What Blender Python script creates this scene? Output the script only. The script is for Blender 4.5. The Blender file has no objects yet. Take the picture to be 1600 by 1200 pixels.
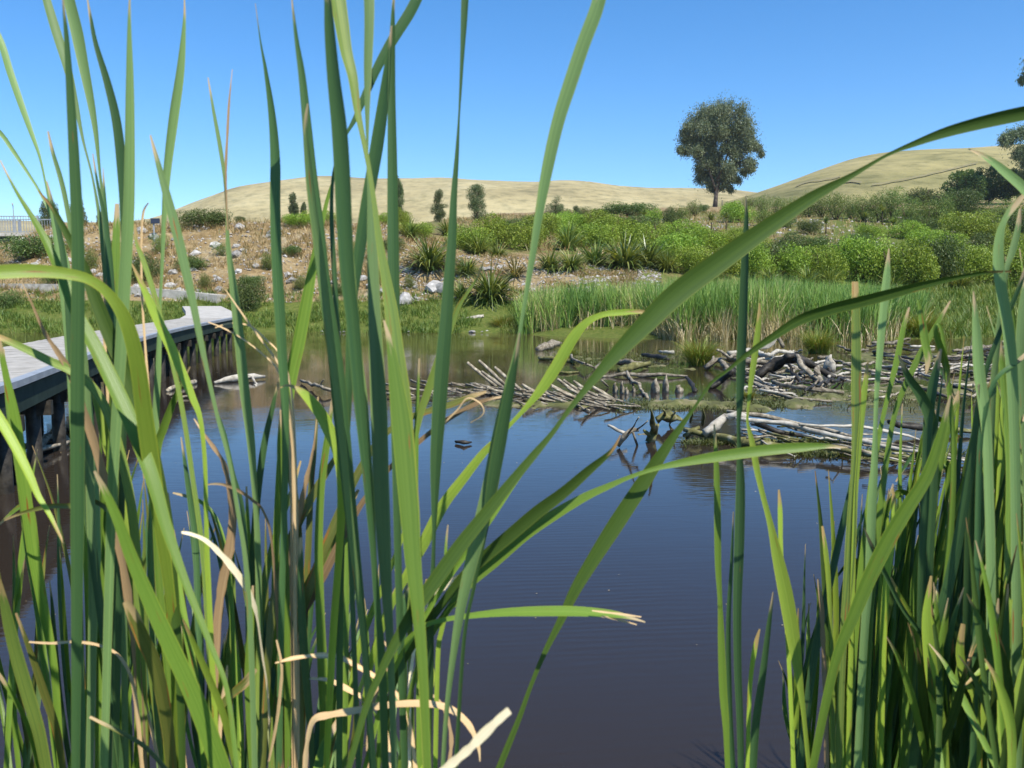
import bpy, math, random
import numpy as np
from mathutils import Vector, noise

random.seed(7)
RG = np.random.default_rng(11)
SC = bpy.context.scene
COL = SC.collection

# ------------------------------------------------------------------ camera
F = 1386.0                      # focal length in pixels of the 1600 px wide frame
CH = 1.5                        # eye height over the water
PITCH = math.atan(145.0 / F)
cam_d = bpy.data.cameras.new("camera")
cam_d.sensor_width = 36.0
cam_d.lens = F / 1600 * 36
cam_d.clip_start = 0.02
cam_d.clip_end = 6000
cam_d.dof.use_dof = True
cam_d.dof.focus_distance = 4.0
cam_d.dof.aperture_fstop = 13.0
cam = bpy.data.objects.new("camera", cam_d)
COL.objects.link(cam)
cam.location = (0, 0, CH)
cam.rotation_euler = (math.pi / 2 - PITCH, 0, 0)
SC.camera = cam

# ------------------------------------------------------------------ sky and sun
SUN_EL, SUN_AZ = math.radians(54), math.radians(142)      # azimuth clockwise from +Y: right and behind
w = bpy.data.worlds.new("World")
SC.world = w
w.use_nodes = True
nt = w.node_tree
nt.nodes.clear()
sky = nt.nodes.new("ShaderNodeTexSky")
sky.sky_type = 'NISHITA'
sky.sun_disc = False
sky.sun_elevation = SUN_EL
sky.sun_rotation = SUN_AZ
sky.altitude = 1500
sky.air_density = 1.0
sky.dust_density = 0.0
sky.ozone_density = 4.0
bg = nt.nodes.new("ShaderNodeBackground")
bg.inputs["Strength"].default_value = 0.12
wo = nt.nodes.new("ShaderNodeOutputWorld")
hsv = nt.nodes.new("ShaderNodeHueSaturation"); hsv.inputs["Saturation"].default_value = 1.28; hsv.inputs["Value"].default_value = 1.2
nt.links.new(sky.outputs[0], hsv.inputs["Color"]); nt.links.new(hsv.outputs[0], bg.inputs[0])
nt.links.new(bg.outputs[0], wo.inputs[0])
sd = bpy.data.lights.new("sun", 'SUN')
sd.energy = 5.0
sd.angle = math.radians(0.5)
sd.color = (1.0, 0.955, 0.88)
sun = bpy.data.objects.new("sun", sd)
COL.objects.link(sun)
SUNV = Vector((math.sin(SUN_AZ) * math.cos(SUN_EL), math.cos(SUN_AZ) * math.cos(SUN_EL), math.sin(SUN_EL)))
sun.rotation_euler = SUNV.to_track_quat('Z', 'Y').to_euler()
sun.location = SUNV * 50
SC.view_settings.view_transform = 'Standard'
SC.view_settings.look = 'None'
SC.view_settings.exposure = 0.48
SC.view_settings.gamma = 1.0
SC.render.engine = 'CYCLES'
SC.cycles.max_bounces = 6
SC.cycles.diffuse_bounces = 3
SC.cycles.glossy_bounces = 3
SC.cycles.transmission_bounces = 4
SC.cycles.transparent_max_bounces = 4
SC.cycles.use_denoising = True

# ------------------------------------------------------------------ pixel geometry
CT, ST = math.cos(PITCH), math.sin(PITCH)
def P(px, py, Y):
    a, b = (px - 800) / F, (600 - py) / F
    t = Y / (CT + ST * b)
    return Vector((t * a, Y, CH + t * (-ST + CT * b)))
def PD(px, py, d):
    a, b = (px - 800) / F, (600 - py) / F
    return Vector((d * a, d * (CT + ST * b), CH + d * (-ST + CT * b)))
def onplane(px, py, z=0.0):
    b = (600 - py) / F
    t = (z - CH) / (-ST + CT * b)
    return PD(px, py, t)
def pix(v):
    d = v[1] * CT - (v[2] - CH) * ST
    b = (v[1] * ST + (v[2] - CH) * CT) / d
    return 800 + F * v[0] / d, 600 - F * b
def Yz(py, z=0.0): return onplane(800, py, z).y

# ------------------------------------------------------------------ mesh / object helpers
def mesh_np(name, V, Q, mat, uv=None, attrs=None, smooth=True, tris=False):
    V = np.asarray(V, np.float32); Q = np.asarray(Q, np.int32)
    k = Q.shape[1]
    me = bpy.data.meshes.new(name)
    me.vertices.add(len(V)); me.vertices.foreach_set("co", V.ravel())
    me.loops.add(Q.size); me.loops.foreach_set("vertex_index", Q.ravel())
    me.polygons.add(len(Q))
    me.polygons.foreach_set("loop_start", np.arange(0, Q.size, k, dtype=np.int32))
    me.polygons.foreach_set("loop_total", np.full(len(Q), k, np.int32))
    me.polygons.foreach_set("use_smooth", np.full(len(Q), smooth))
    if uv is not None:
        l = me.uv_layers.new(name="UVMap")
        l.data.foreach_set("uv", np.asarray(uv, np.float32)[Q.ravel()].ravel())
    for n, arr in (attrs or {}).items():
        a = me.attributes.new(n, 'FLOAT', 'POINT')
        a.data.foreach_set("value", np.asarray(arr, np.float32))
    me.update(); me.validate()
    if mat: me.materials.append(mat)
    return me
def link(name, me, parent=None):
    o = bpy.data.objects.new(name, me)
    COL.objects.link(o)
    if parent: o.parent = parent
    return o
def empty(name, loc=(0, 0, 0)):
    o = bpy.data.objects.new(name, None); COL.objects.link(o); o.location = loc
    o.empty_display_size = 0.1
    return o
def tag(o, label=None, cat=None, group=None, kind=None):
    if label: o['label'] = label
    if cat: o['category'] = cat
    if group: o['group'] = group
    if kind: o['kind'] = kind
    return o

class MB:
    """collects boxes and tubes into one mesh"""
    def __init__(s): s.v = []; s.f = []; s.r = []
    def box(s, c, d, rz=0):
        i = len(s.v); cx, cy, cz = c; dx, dy, dz = d[0] / 2, d[1] / 2, d[2] / 2
        co, si = math.cos(rz), math.sin(rz)
        for z in (-dz, dz):
            for x, y in ((-dx, -dy), (dx, -dy), (dx, dy), (-dx, dy)):
                s.v.append((cx + x * co - y * si, cy + x * si + y * co, cz + z))
        for q in ((0, 3, 2, 1), (4, 5, 6, 7), (0, 1, 5, 4), (1, 2, 6, 5), (2, 3, 7, 6), (3, 0, 4, 7)):
            s.f.append([i + k for k in q])
        return s
    def tube(s, pts, rad, n=7, rough=0.0, cap=True):
        pts = [Vector(p) for p in pts]
        base = len(s.v)
        prev = None
        for k, p in enumerate(pts):
            t = (pts[min(k + 1, len(pts) - 1)] - pts[max(k - 1, 0)]).normalized()
            if prev is None:
                a = Vector((0, 0, 1)) if abs(t.z) < .9 else Vector((1, 0, 0))
                prev = t.cross(a).normalized()
            u = (prev - t * prev.dot(t)).normalized(); prev = u
            v = t.cross(u)
            r = rad[k] if isinstance(rad, (list, tuple)) else rad
            for j in range(n):
                an = 2 * math.pi * j / n
                rr = r * (1 + rough * (noise.noise((p * 9 + Vector((j * 1.7, 0, k * .9)))) ))
                s.v.append(tuple(p + (u * math.cos(an) + v * math.sin(an)) * rr))
        for k in range(len(pts) - 1):
            for j in range(n):
                a = base + k * n + j; b = base + k * n + (j + 1) % n
                s.f.append([a, b, b + n, a + n])
        if cap:
            s.f.append([base + j for j in range(n)][::-1])
            e = base + (len(pts) - 1) * n
            s.f.append([e + j for j in range(n)])
        return s
    def build(s, name, mat, parent=None, smooth=False):
        me = bpy.data.meshes.new(name)
        me.from_pydata([tuple(v) for v in s.v], [], s.f)
        if smooth:
            me.polygons.foreach_set("use_smooth", [True] * len(me.polygons))
        me.materials.append(mat); me.update()
        return link(name, me, parent)

# ------------------------------------------------------------------ materials
def nodes(name):
    m = bpy.data.materials.new(name); m.use_nodes = True
    t = m.node_tree; t.nodes.clear()
    return m, t
def N(t, typ, **kw):
    n = t.nodes.new(typ)
    for k, v in kw.items():
        if hasattr(n, k): setattr(n, k, v)
    return n
def ramp(t, stops, interp='LINEAR'):
    r = t.nodes.new("ShaderNodeValToRGB"); r.color_ramp.interpolation = interp
    e = r.color_ramp.elements
    while len(e) < len(stops): e.new(0.5)
    for i, (p, c) in enumerate(stops):
        e[i].position = p; e[i].color = (c[0], c[1], c[2], 1)
    return r
def leaf_out(t, colsock, rough=0.5, trans=0.25, spec=0.4, normal=None, transcol=1.0):
    p = t.nodes.new("ShaderNodeBsdfPrincipled")
    p.inputs["Roughness"].default_value = rough
    p.inputs["Specular IOR Level"].default_value = spec
    t.links.new(colsock, p.inputs["Base Color"])
    tr = t.nodes.new("ShaderNodeBsdfTranslucent")
    mul = t.nodes.new("ShaderNodeMixRGB"); mul.blend_type = 'MULTIPLY'; mul.inputs[0].default_value = 1
    mul.inputs[2].default_value = (1.25 * transcol, 1.15 * transcol, 0.35 * transcol, 1)
    t.links.new(colsock, mul.inputs[1]); t.links.new(mul.outputs[0], tr.inputs[0])
    mx = t.nodes.new("ShaderNodeMixShader"); mx.inputs[0].default_value = trans
    t.links.new(p.outputs[0], mx.inputs[1]); t.links.new(tr.outputs[0], mx.inputs[2])
    o = t.nodes.new("ShaderNodeOutputMaterial"); t.links.new(mx.outputs[0], o.inputs[0])
    if normal:
        t.links.new(normal, p.inputs["Normal"]); t.links.new(normal, tr.inputs["Normal"])
    return p
def foliage(name, stops, rough=0.5, trans=0.25, spec=0.35, obvar=0.25):
    m, t = nodes(name)
    a = N(t, "ShaderNodeAttribute"); a.attribute_name = "r"
    r = ramp(t, stops)
    t.links.new(a.outputs["Fac"], r.inputs[0])
    oi = N(t, "ShaderNodeObjectInfo")
    mr = N(t, "ShaderNodeMapRange")
    mr.inputs[3].default_value = 1 - obvar; mr.inputs[4].default_value = 1 + obvar
    t.links.new(oi.outputs["Random"], mr.inputs[0])
    hs = N(t, "ShaderNodeHueSaturation")
    mh = N(t, "ShaderNodeMapRange"); mh.inputs[3].default_value = .485; mh.inputs[4].default_value = .515
    t.links.new(oi.outputs["Random"], mh.inputs[0]); t.links.new(mh.outputs[0], hs.inputs["Hue"])
    t.links.new(mr.outputs[0], hs.inputs["Value"])
    t.links.new(r.outputs[0], hs.inputs["Color"])
    leaf_out(t, hs.outputs[0], rough, trans, spec)
    return m
def blade_mat(name, base, base2, tip, spots=0.0, rough=0.38, trans=0.30, dry_at=0.05, spotcol=(.32, .12, .03), spec=.35):
    m, t = nodes(name)
    uv = N(t, "ShaderNodeUVMap")
    oi = N(t, "ShaderNodeObjectInfo")
    sep = N(t, "ShaderNodeSeparateXYZ"); t.links.new(uv.outputs[0], sep.inputs[0])
    at = N(t, "ShaderNodeAttribute"); at.attribute_name = "t"
    # long veins
    mp = N(t, "ShaderNodeMapping"); mp.inputs["Scale"].default_value = (14, 1.6, 1)
    addv = N(t, "ShaderNodeVectorMath", operation='ADD')
    comb = N(t, "ShaderNodeCombineXYZ")
    m50 = N(t, "ShaderNodeMath", operation='MULTIPLY'); m50.inputs[1].default_value = 53.0
    t.links.new(oi.outputs["Random"], m50.inputs[0])
    t.links.new(m50.outputs[0], comb.inputs[0]); t.links.new(m50.outputs[0], comb.inputs[1])
    t.links.new(uv.outputs[0], mp.inputs[0]); t.links.new(mp.outputs[0], addv.inputs[0]); t.links.new(comb.outputs[0], addv.inputs[1])
    n1 = N(t, "ShaderNodeTexNoise"); n1.inputs["Scale"].default_value = 1.0; n1.inputs["Detail"].default_value = 3
    t.links.new(addv.outputs[0], n1.inputs["Vector"])
    mix1 = N(t, "ShaderNodeMixRGB"); mix1.inputs[1].default_value = (*base, 1); mix1.inputs[2].default_value = (*base2, 1)
    rr = ramp(t, [(0.35, (0, 0, 0)), (0.65, (1, 1, 1))]); t.links.new(n1.outputs["Fac"], rr.inputs[0])
    t.links.new(rr.outputs[0], mix1.inputs[0])
    # per-leaf value
    mr = N(t, "ShaderNodeMapRange"); mr.inputs[3].default_value = .8; mr.inputs[4].default_value = 1.25
    t.links.new(oi.outputs["Random"], mr.inputs[0])
    hs = N(t, "ShaderNodeHueSaturation"); t.links.new(mix1.outputs[0], hs.inputs["Color"]); t.links.new(mr.outputs[0], hs.inputs["Value"])
    # dry tip and margins
    n2 = N(t, "ShaderNodeTexNoise"); n2.inputs["Scale"].default_value = 3.0; n2.inputs["Detail"].default_value = 4
    mp2 = N(t, "ShaderNodeMapping"); mp2.inputs["Scale"].default_value = (1.2, 9, 1)
    t.links.new(uv.outputs[0], mp2.inputs[0])
    add2 = N(t, "ShaderNodeVectorMath", operation='ADD'); t.links.new(mp2.outputs[0], add2.inputs[0]); t.links.new(comb.outputs[0], add2.inputs[1])
    t.links.new(add2.outputs[0], n2.inputs["Vector"])
    tsum = N(t, "ShaderNodeMath", operation='MULTIPLY_ADD'); tsum.inputs[1].default_value = -0.06
    t.links.new(n2.outputs["Fac"], tsum.inputs[0]); t.links.new(sep.outputs[1], tsum.inputs[2])
    tr = N(t, "ShaderNodeMapRange"); tr.inputs[1].default_value = dry_at - .066; tr.inputs[2].default_value = dry_at - .056
    tr.inputs[3].default_value = 1; tr.inputs[4].default_value = 0
    t.links.new(tsum.outputs[0], tr.inputs[0])
    mixt = N(t, "ShaderNodeMixRGB"); t.links.new(tr.outputs[0], mixt.inputs[0]); t.links.new(hs.outputs[0], mixt.inputs[1])
    mixt.inputs[2].default_value = (*tip, 1)
    last = mixt.outputs[0]
    if spots > 0:
        n3 = N(t, "ShaderNodeTexNoise"); n3.inputs["Scale"].default_value = 1.0; n3.inputs["Detail"].default_value = 5
        mp3 = N(t, "ShaderNodeMapping"); mp3.inputs["Scale"].default_value = (2.5, 11, 1)
        t.links.new(uv.outputs[0], mp3.inputs[0])
        add3 = N(t, "ShaderNodeVectorMath", operation='ADD'); t.links.new(mp3.outputs[0], add3.inputs[0]); t.links.new(comb.outputs[0], add3.inputs[1])
        t.links.new(add3.outputs[0], n3.inputs["Vector"])
        r3 = ramp(t, [(0.72 - spots * .2, (0, 0, 0)), (0.77 - spots * .2, (1, 1, 1))])
        t.links.new(n3.outputs["Fac"], r3.inputs[0])
        mixs = N(t, "ShaderNodeMixRGB"); t.links.new(r3.outputs[0], mixs.inputs[0]); t.links.new(last, mixs.inputs[1])
        mixs.inputs[2].default_value = (*spotcol, 1)
        last = mixs.outputs[0]
    # pale margins
    mg = N(t, "ShaderNodeMath", operation='SUBTRACT'); mg.inputs[1].default_value = .5; t.links.new(sep.outputs[0], mg.inputs[0])
    ma = N(t, "ShaderNodeMath", operation='ABSOLUTE'); t.links.new(mg.outputs[0], ma.inputs[0])
    mm = N(t, "ShaderNodeMapRange"); mm.inputs[1].default_value = .44; mm.inputs[2].default_value = .49; mm.inputs[3].default_value = 0; mm.inputs[4].default_value = .55
    t.links.new(ma.outputs[0], mm.inputs[0])
    mixm = N(t, "ShaderNodeMixRGB"); t.links.new(mm.outputs[0], mixm.inputs[0]); t.links.new(last, mixm.inputs[1])
    mixm.inputs[2].default_value = (min(1, base2[0] * 1.7 + .05), min(1, base2[1] * 1.35 + .03), base2[2] * 1.1, 1)
    last = mixm.outputs[0]
    # fine parallel ribs
    wv = N(t, "ShaderNodeMath", operation='MULTIPLY'); wv.inputs[1].default_value = 62.0
    t.links.new(sep.outputs[0], wv.inputs[0])
    sn = N(t, "ShaderNodeMath", operation='SINE'); t.links.new(wv.outputs[0], sn.inputs[0])
    bp = N(t, "ShaderNodeBump"); bp.inputs["Strength"].default_value = 0.14; bp.inputs["Distance"].default_value = 0.0006
    t.links.new(sn.outputs[0], bp.inputs["Height"])
    leaf_out(t, last, rough, trans, spec, bp.outputs[0])
    return m
STRAW = (.55, .42, .24)
BM = {
 'g': blade_mat("glaucous_leaf", (.155, .255, .085), (.215, .330, .110), STRAW, rough=.45, spots=.28),
 'k': blade_mat("deep_green_leaf", (.050, .120, .040), (.085, .170, .050), STRAW, rough=.45, spots=.15),
 'v': blade_mat("dark_olive_green_leaf", (.042, .085, .012), (.070, .120, .018), (.42, .25, .10), spots=.1, rough=.55, spec=.25),
 's': blade_mat("bleached_straw_leaf", (.90, .78, .54), (.80, .66, .42), (.9, .8, .6), rough=.6, trans=.1, dry_at=0.0, spec=.2),
 'm': blade_mat("green_leaf", (.140, .250, .032), (.215, .330, .048), STRAW, spots=.32, trans=.36),
 'y': blade_mat("yellow_green_leaf", (.26, .38, .045), (.36, .47, .065), (.50, .36, .15), spots=.38, trans=.4),
 'b': blade_mat("spotted_leaf", (.115, .200, .045), (.27, .34, .060), (.50, .36, .15), spots=.42),
 'o': blade_mat("olive_leaf", (.090, .120, .022), (.170, .170, .035), (.42, .30, .14), spots=.55, trans=.15),
 'd': blade_mat("dry_leaf", (.66, .50, .28), (.50, .33, .15), (.70, .56, .34), rough=.6, trans=.12, dry_at=0.0, spec=.2),
 'n': blade_mat("withered_leaf", (.30, .20, .10), (.18, .12, .06), (.5, .36, .2), rough=.7, trans=.1, spec=.2),
}
def simple(name, stops, scale=3.0, detail=5, rough=.8, bump=.3, bdist=.02, spec=.3, coord="Object", stretch=(1, 1, 1), obvar=0.0):
    m, t = nodes(name)
    tc = N(t, "ShaderNodeTexCoord")
    mp = N(t, "ShaderNodeMapping"); mp.inputs["Scale"].default_value = stretch
    t.links.new(tc.outputs[coord], mp.inputs[0])
    n = N(t, "ShaderNodeTexNoise"); n.inputs["Scale"].default_value = scale; n.inputs["Detail"].default_value = detail
    n.inputs["Roughness"].default_value = .6
    t.links.new(mp.outputs[0], n.inputs["Vector"])
    r = ramp(t, stops); t.links.new(n.outputs["Fac"], r.inputs[0])
    p = N(t, "ShaderNodeBsdfPrincipled"); p.inputs["Roughness"].default_value = rough
    p.inputs["Specular IOR Level"].default_value = spec
    last = r.outputs[0]
    if obvar:
        oi = N(t, "ShaderNodeObjectInfo"); mr = N(t, "ShaderNodeMapRange")
        mr.inputs[3].default_value = 1 - obvar; mr.inputs[4].default_value = 1 + obvar
        t.links.new(oi.outputs["Random"], mr.inputs[0])
        hs = N(t, "ShaderNodeHueSaturation"); t.links.new(last, hs.inputs["Color"]); t.links.new(mr.outputs[0], hs.inputs["Value"])
        last = hs.outputs[0]
    t.links.new(last, p.inputs["Base Color"])
    bp = N(t, "ShaderNodeBump"); bp.inputs["Strength"].default_value = bump; bp.inputs["Distance"].default_value = bdist
    t.links.new(n.outputs["Fac"], bp.inputs["Height"]); t.links.new(bp.outputs[0], p.inputs["Normal"])
    o = N(t, "ShaderNodeOutputMaterial"); t.links.new(p.outputs[0], o.inputs[0])
    return m
M_WOOD = simple("weathered_wood", [(.3, (.075, .060, .040)), (.5, (.22, .185, .13)), (.72, (.46, .41, .31))], 14, rough=.85, bump=.7, stretch=(1, 1, 1), obvar=.25)
M_WOODW = simple("bleached_wood", [(.3, (.24, .21, .16)), (.6, (.48, .44, .36))], 12, rough=.8, bump=.5)
M_WOODD = simple("dark_wet_wood", [(.35, (.014, .012, .009)), (.65, (.050, .042, .030))], 12, rough=.55, bump=.6)
M_MOSSW = simple("mossy_wood", [(.35, (.055, .055, .018)), (.55, (.16, .15, .05)), (.7, (.36, .33, .22))], 9, rough=.9, bump=.6)
M_BARK = simple("gum_bark", [(.3, (.05, .038, .03)), (.7, (.15, .12, .095))], 2.5, rough=.9)
M_TWIG = simple("brown_twig", [(.3, (.05, .035, .02)), (.7, (.12, .09, .05))], 5, rough=.9)
M_ROCK = simple("pale_rock", [(.3, (.20, .19, .17)), (.6, (.40, .38, .35)), (.8, (.60, .58, .54))], 5, rough=.9, bump=.8, obvar=.35)
M_CONC = simple("pale_concrete", [(.3, (.34, .32, .28)), (.7, (.52, .49, .43))], 4, rough=.9)
M_PATH = simple("path_gravel", [(.3, (.28, .26, .22)), (.7, (.50, .47, .41))], 6, rough=1)
M_DECK = simple("deck_boards", [(.3, (.25, .23, .19)), (.5, (.37, .345, .30)), (.7, (.47, .44, .38))], 5, rough=.9, stretch=(1, 1, 1))
M_DARKG = simple("dark_green_timber", [(.3, (.010, .022, .016)), (.7, (.028, .048, .034))], 6, rough=.7)
M_METAL = simple("grey_metal", [(.3, (.22, .24, .26)), (.7, (.34, .36, .38))], 6, rough=.5)
M_SIGN = simple("dark_panel", [(.3, (.02, .03, .05)), (.7, (.04, .05, .08))], 3, rough=.6)

# ------------------------------------------------------------------ terrain profiles: for a column px, (distance Y, picture row) of the ground
# left bank top is at about 37 m, plain behind
prof_src = {
 -400: [(32.0, 520), (36, 478), (37.5, 460), (41, 425), (44, 395), (52, 392), (150, 420)],
 0:    [(32.0, 520), (36, 478), (37.5, 458), (41, 420), (44, 388), (52, 388), (150, 415)],
 110:  [(32.3, 519), (36, 478), (37.5, 456), (41, 403), (44.5, 354), (52, 362), (150, 410)],
 300:  [(32.5, 519), (36, 478), (37.5, 456), (41, 403), (44.5, 352), (52, 360), (150, 405)],
 450:  [(32.5, 518), (36, 482), (37.5, 455), (41, 398), (44.5, 349), (56, 354), (150, 390)],
 600:  [(32.5, 518), (36, 480), (37.5, 450), (41, 397), (45.5, 353), (60, 347), (150, 370)],
 700:  [(32.3, 519), (36, 478), (38.5, 436), (41, 405), (50, 370), (66, 350), (150, 342)],
 800:  [(32.0, 520), (36, 478), (38.5, 440), (41, 408), (52, 378), (72, 350), (150, 333)],
 900:  [(29.4, 526), (35, 484), (38, 440), (41, 414), (54, 382), (75, 348), (150, 328)],
 1000: [(28.0, 529), (34.5, 487), (38, 438), (42, 416), (56, 388), (77, 350), (150, 325)],
 1200: [(26.2, 535), (34, 494), (39, 455), (46, 425), (62, 380), (85, 348), (150, 322)],
 1400: [(27.6, 530), (34, 496), (40, 462), (47, 432), (66, 382), (95, 340), (150, 318)],
 1600: [(29.0, 526), (34, 496), (40, 468), (48, 436), (68, 385), (100, 338), (150, 314)],
 2200: [(29.0, 526), (34, 496), (40, 468), (48, 436), (68, 385), (100, 335), (150, 312)],
}
YG = np.concatenate([np.linspace(20, 60, 81), np.linspace(61, 150, 46), np.array([190., 260, 430])])
PXC = sorted(prof_src)
TAB = []
for pxc in PXC:
    ys, zs = [20, 23.5], [-.7, -.35]
    for Y, py in prof_src[pxc]:
        ys.append(Y); zs.append(P(800, py, Y).z)
    zs[2] = 0.0
    ys += [430]; zs += [zs[-1] + .6]
    TAB.append(np.interp(YG, ys, zs))
TAB = np.array(TAB)
def base_h(x, Y):
    """terrain height without the small bumps"""
    if Y < 20.0:
        z = -.7
    else:
        px = 800 + F * x / Y * 1.0
        px = min(max(px, PXC[0]), PXC[-1])
        i = max(0, min(len(PXC) - 2, int(np.searchsorted(PXC, px)) - 1))
        f = (px - PXC[i]) / (PXC[i + 1] - PXC[i]); f = f * f * (3 - 2 * f)
        z = (1 - f) * np.interp(Y, YG, TAB[i]) + f * np.interp(Y, YG, TAB[i + 1])
    # near bank under and behind the photographer
    nb = .25 - max(0.0, Y + .2) * .55
    z = max(z, min(.25, nb)) if Y < 3 else z
    if abs(x) > 34: z = max(z, min(1.0, (abs(x) - 34) * .12 - .7)) if Y < 30 else z
    return float(z)
def H(x, Y):
    z = base_h(x, Y)
    if Y > 24:
        px = 800 + F * x / Y
        rough = .10 if Y > 36.5 else .04
        if px < 850 and 37 < Y < 44: rough = .26
        z += rough * (noise.noise(Vector((x * .9, Y * .9, 3))) + .6 * noise.noise(Vector((x * 2.3, Y * 2.3, 9))))
        if Y < 32.8 and z < .1: z -= .01
    return z
def hit(px, py):
    """first terrain point seen at a picture position"""
    Y = 25.0
    while Y < 400:
        v = P(px, py, Y)
        if v.z <= base_h(v.x, Y): break
        Y *= 1.006
    v = P(px, py, Y)
    return Vector((v.x, Y, H(v.x, Y)))

# ------------------------------------------------------------------ ground
def build_ground():
    ys = np.concatenate([np.linspace(-14, -1, 8), np.linspace(-.6, 4, 16), np.linspace(5, 17, 10),
                         np.linspace(18, 50, 130), np.linspace(50.6, 150, 100), np.array([170, 190, 260, 400, 700, 1000])])
    ss = np.linspace(-1, 1, 340)
    ss = np.sign(ss) * (np.abs(ss) * .62 + .9 * np.abs(ss) ** 4)
    V = []; g = []
    for Y in ys:
        for s in ss:
            x = s * (max(Y, 0) + 26) if Y < 400 else s * (Y + 26)
            z = H(x, min(Y, 425))
            if Y > 700: z = H(x * 420 / Y, 420)
            V.append((x, Y, z))
            # how grassy the soil is here (where grass really grows: along the shore and on the right-hand slope)
            px = 800 + F * x / max(Y, 1)
            if Y < 36.4: q = 1.0
            elif px < 640: q = 0.08
            elif px < 900: q = 0.08 + (0.25 if Y > 45 else 0)
            elif px < 1300: q = .35
            else: q = .75
            if Y > 120: q = .1
            g.append(q)
    ny, nx = len(ys), len(ss)
    idx = np.arange(ny * nx).reshape(ny, nx)
    Q = np.stack([idx[:-1, :-1], idx[:-1, 1:], idx[1:, 1:], idx[1:, :-1]], -1).reshape(-1, 4)
    m, t = nodes("ground_soil")
    tc = N(t, "ShaderNodeTexCoord")
    n1 = N(t, "ShaderNodeTexNoise"); n1.inputs["Scale"].default_value = .8; n1.inputs["Detail"].default_value = 8; n1.inputs["Roughness"].default_value = .7
    n2 = N(t, "ShaderNodeTexNoise"); n2.inputs["Scale"].default_value = 7; n2.inputs["Detail"].default_value = 6; n2.inputs["Roughness"].default_value = .7
    for n in (n1, n2): t.links.new(tc.outputs["Object"], n.inputs["Vector"])
    dry = ramp(t, [(.30, (.17, .12, .055)), (.42, (.26, .18, .085)), (.55, (.33, .25, .13)), (.7, (.38, .33, .24))])
    t.links.new(n1.outputs["Fac"], dry.inputs[0])
    fine = ramp(t, [(.35, (.55, .55, .55)), (.6, (1, 1, 1)), (.75, (1.25, 1.25, 1.22))])
    t.links.new(n2.outputs["Fac"], fine.inputs[0])
    mul = N(t, "ShaderNodeMixRGB"); mul.blend_type = 'MULTIPLY'; mul.inputs[0].default_value = .9
    t.links.new(dry.outputs[0], mul.inputs[1]); t.links.new(fine.outputs[0], mul.inputs[2])
    grn = ramp(t, [(.3, (.05, .075, .015)), (.5, (.10, .13, .025)), (.7, (.17, .16, .05))])
    t.links.new(n2.outputs["Fac"], grn.inputs[0])
    at = N(t, "ShaderNodeAttribute"); at.attribute_name = "grassy"
    add = N(t, "ShaderNodeMath", operation='ADD'); t.links.new(at.outputs["Fac"], add.inputs[0]); t.links.new(n1.outputs["Fac"], add.inputs[1])
    st = ramp(t, [(.72, (0, 0, 0)), (.92, (1, 1, 1))]); t.links.new(add.outputs[0], st.inputs[0])
    mx = N(t, "ShaderNodeMixRGB"); t.links.new(st.outputs[0], mx.inputs[0]); t.links.new(mul.outputs[0], mx.inputs[1]); t.links.new(grn.outputs[0], mx.inputs[2])
    p = N(t, "ShaderNodeBsdfPrincipled"); p.inputs["Roughness"].default_value = .95; p.inputs["Specular IOR Level"].default_value = .1
    t.links.new(mx.outputs[0], p.inputs["Base Color"])
    bp = N(t, "ShaderNodeBump"); bp.inputs["Strength"].default_value = .8; bp.inputs["Distance"].default_value = .06
    t.links.new(n2.outputs["Fac"], bp.inputs["Height"]); t.links.new(bp.outputs[0], p.inputs["Normal"])
    o = N(t, "ShaderNodeOutputMaterial"); t.links.new(p.outputs[0], o.inputs[0])
    me = mesh_np("ground", V, Q, m, attrs={"grassy": g})
    tag(link("ground", me), "dry bank and grassy shore round the pond", kind="structure")
build_ground()

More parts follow.
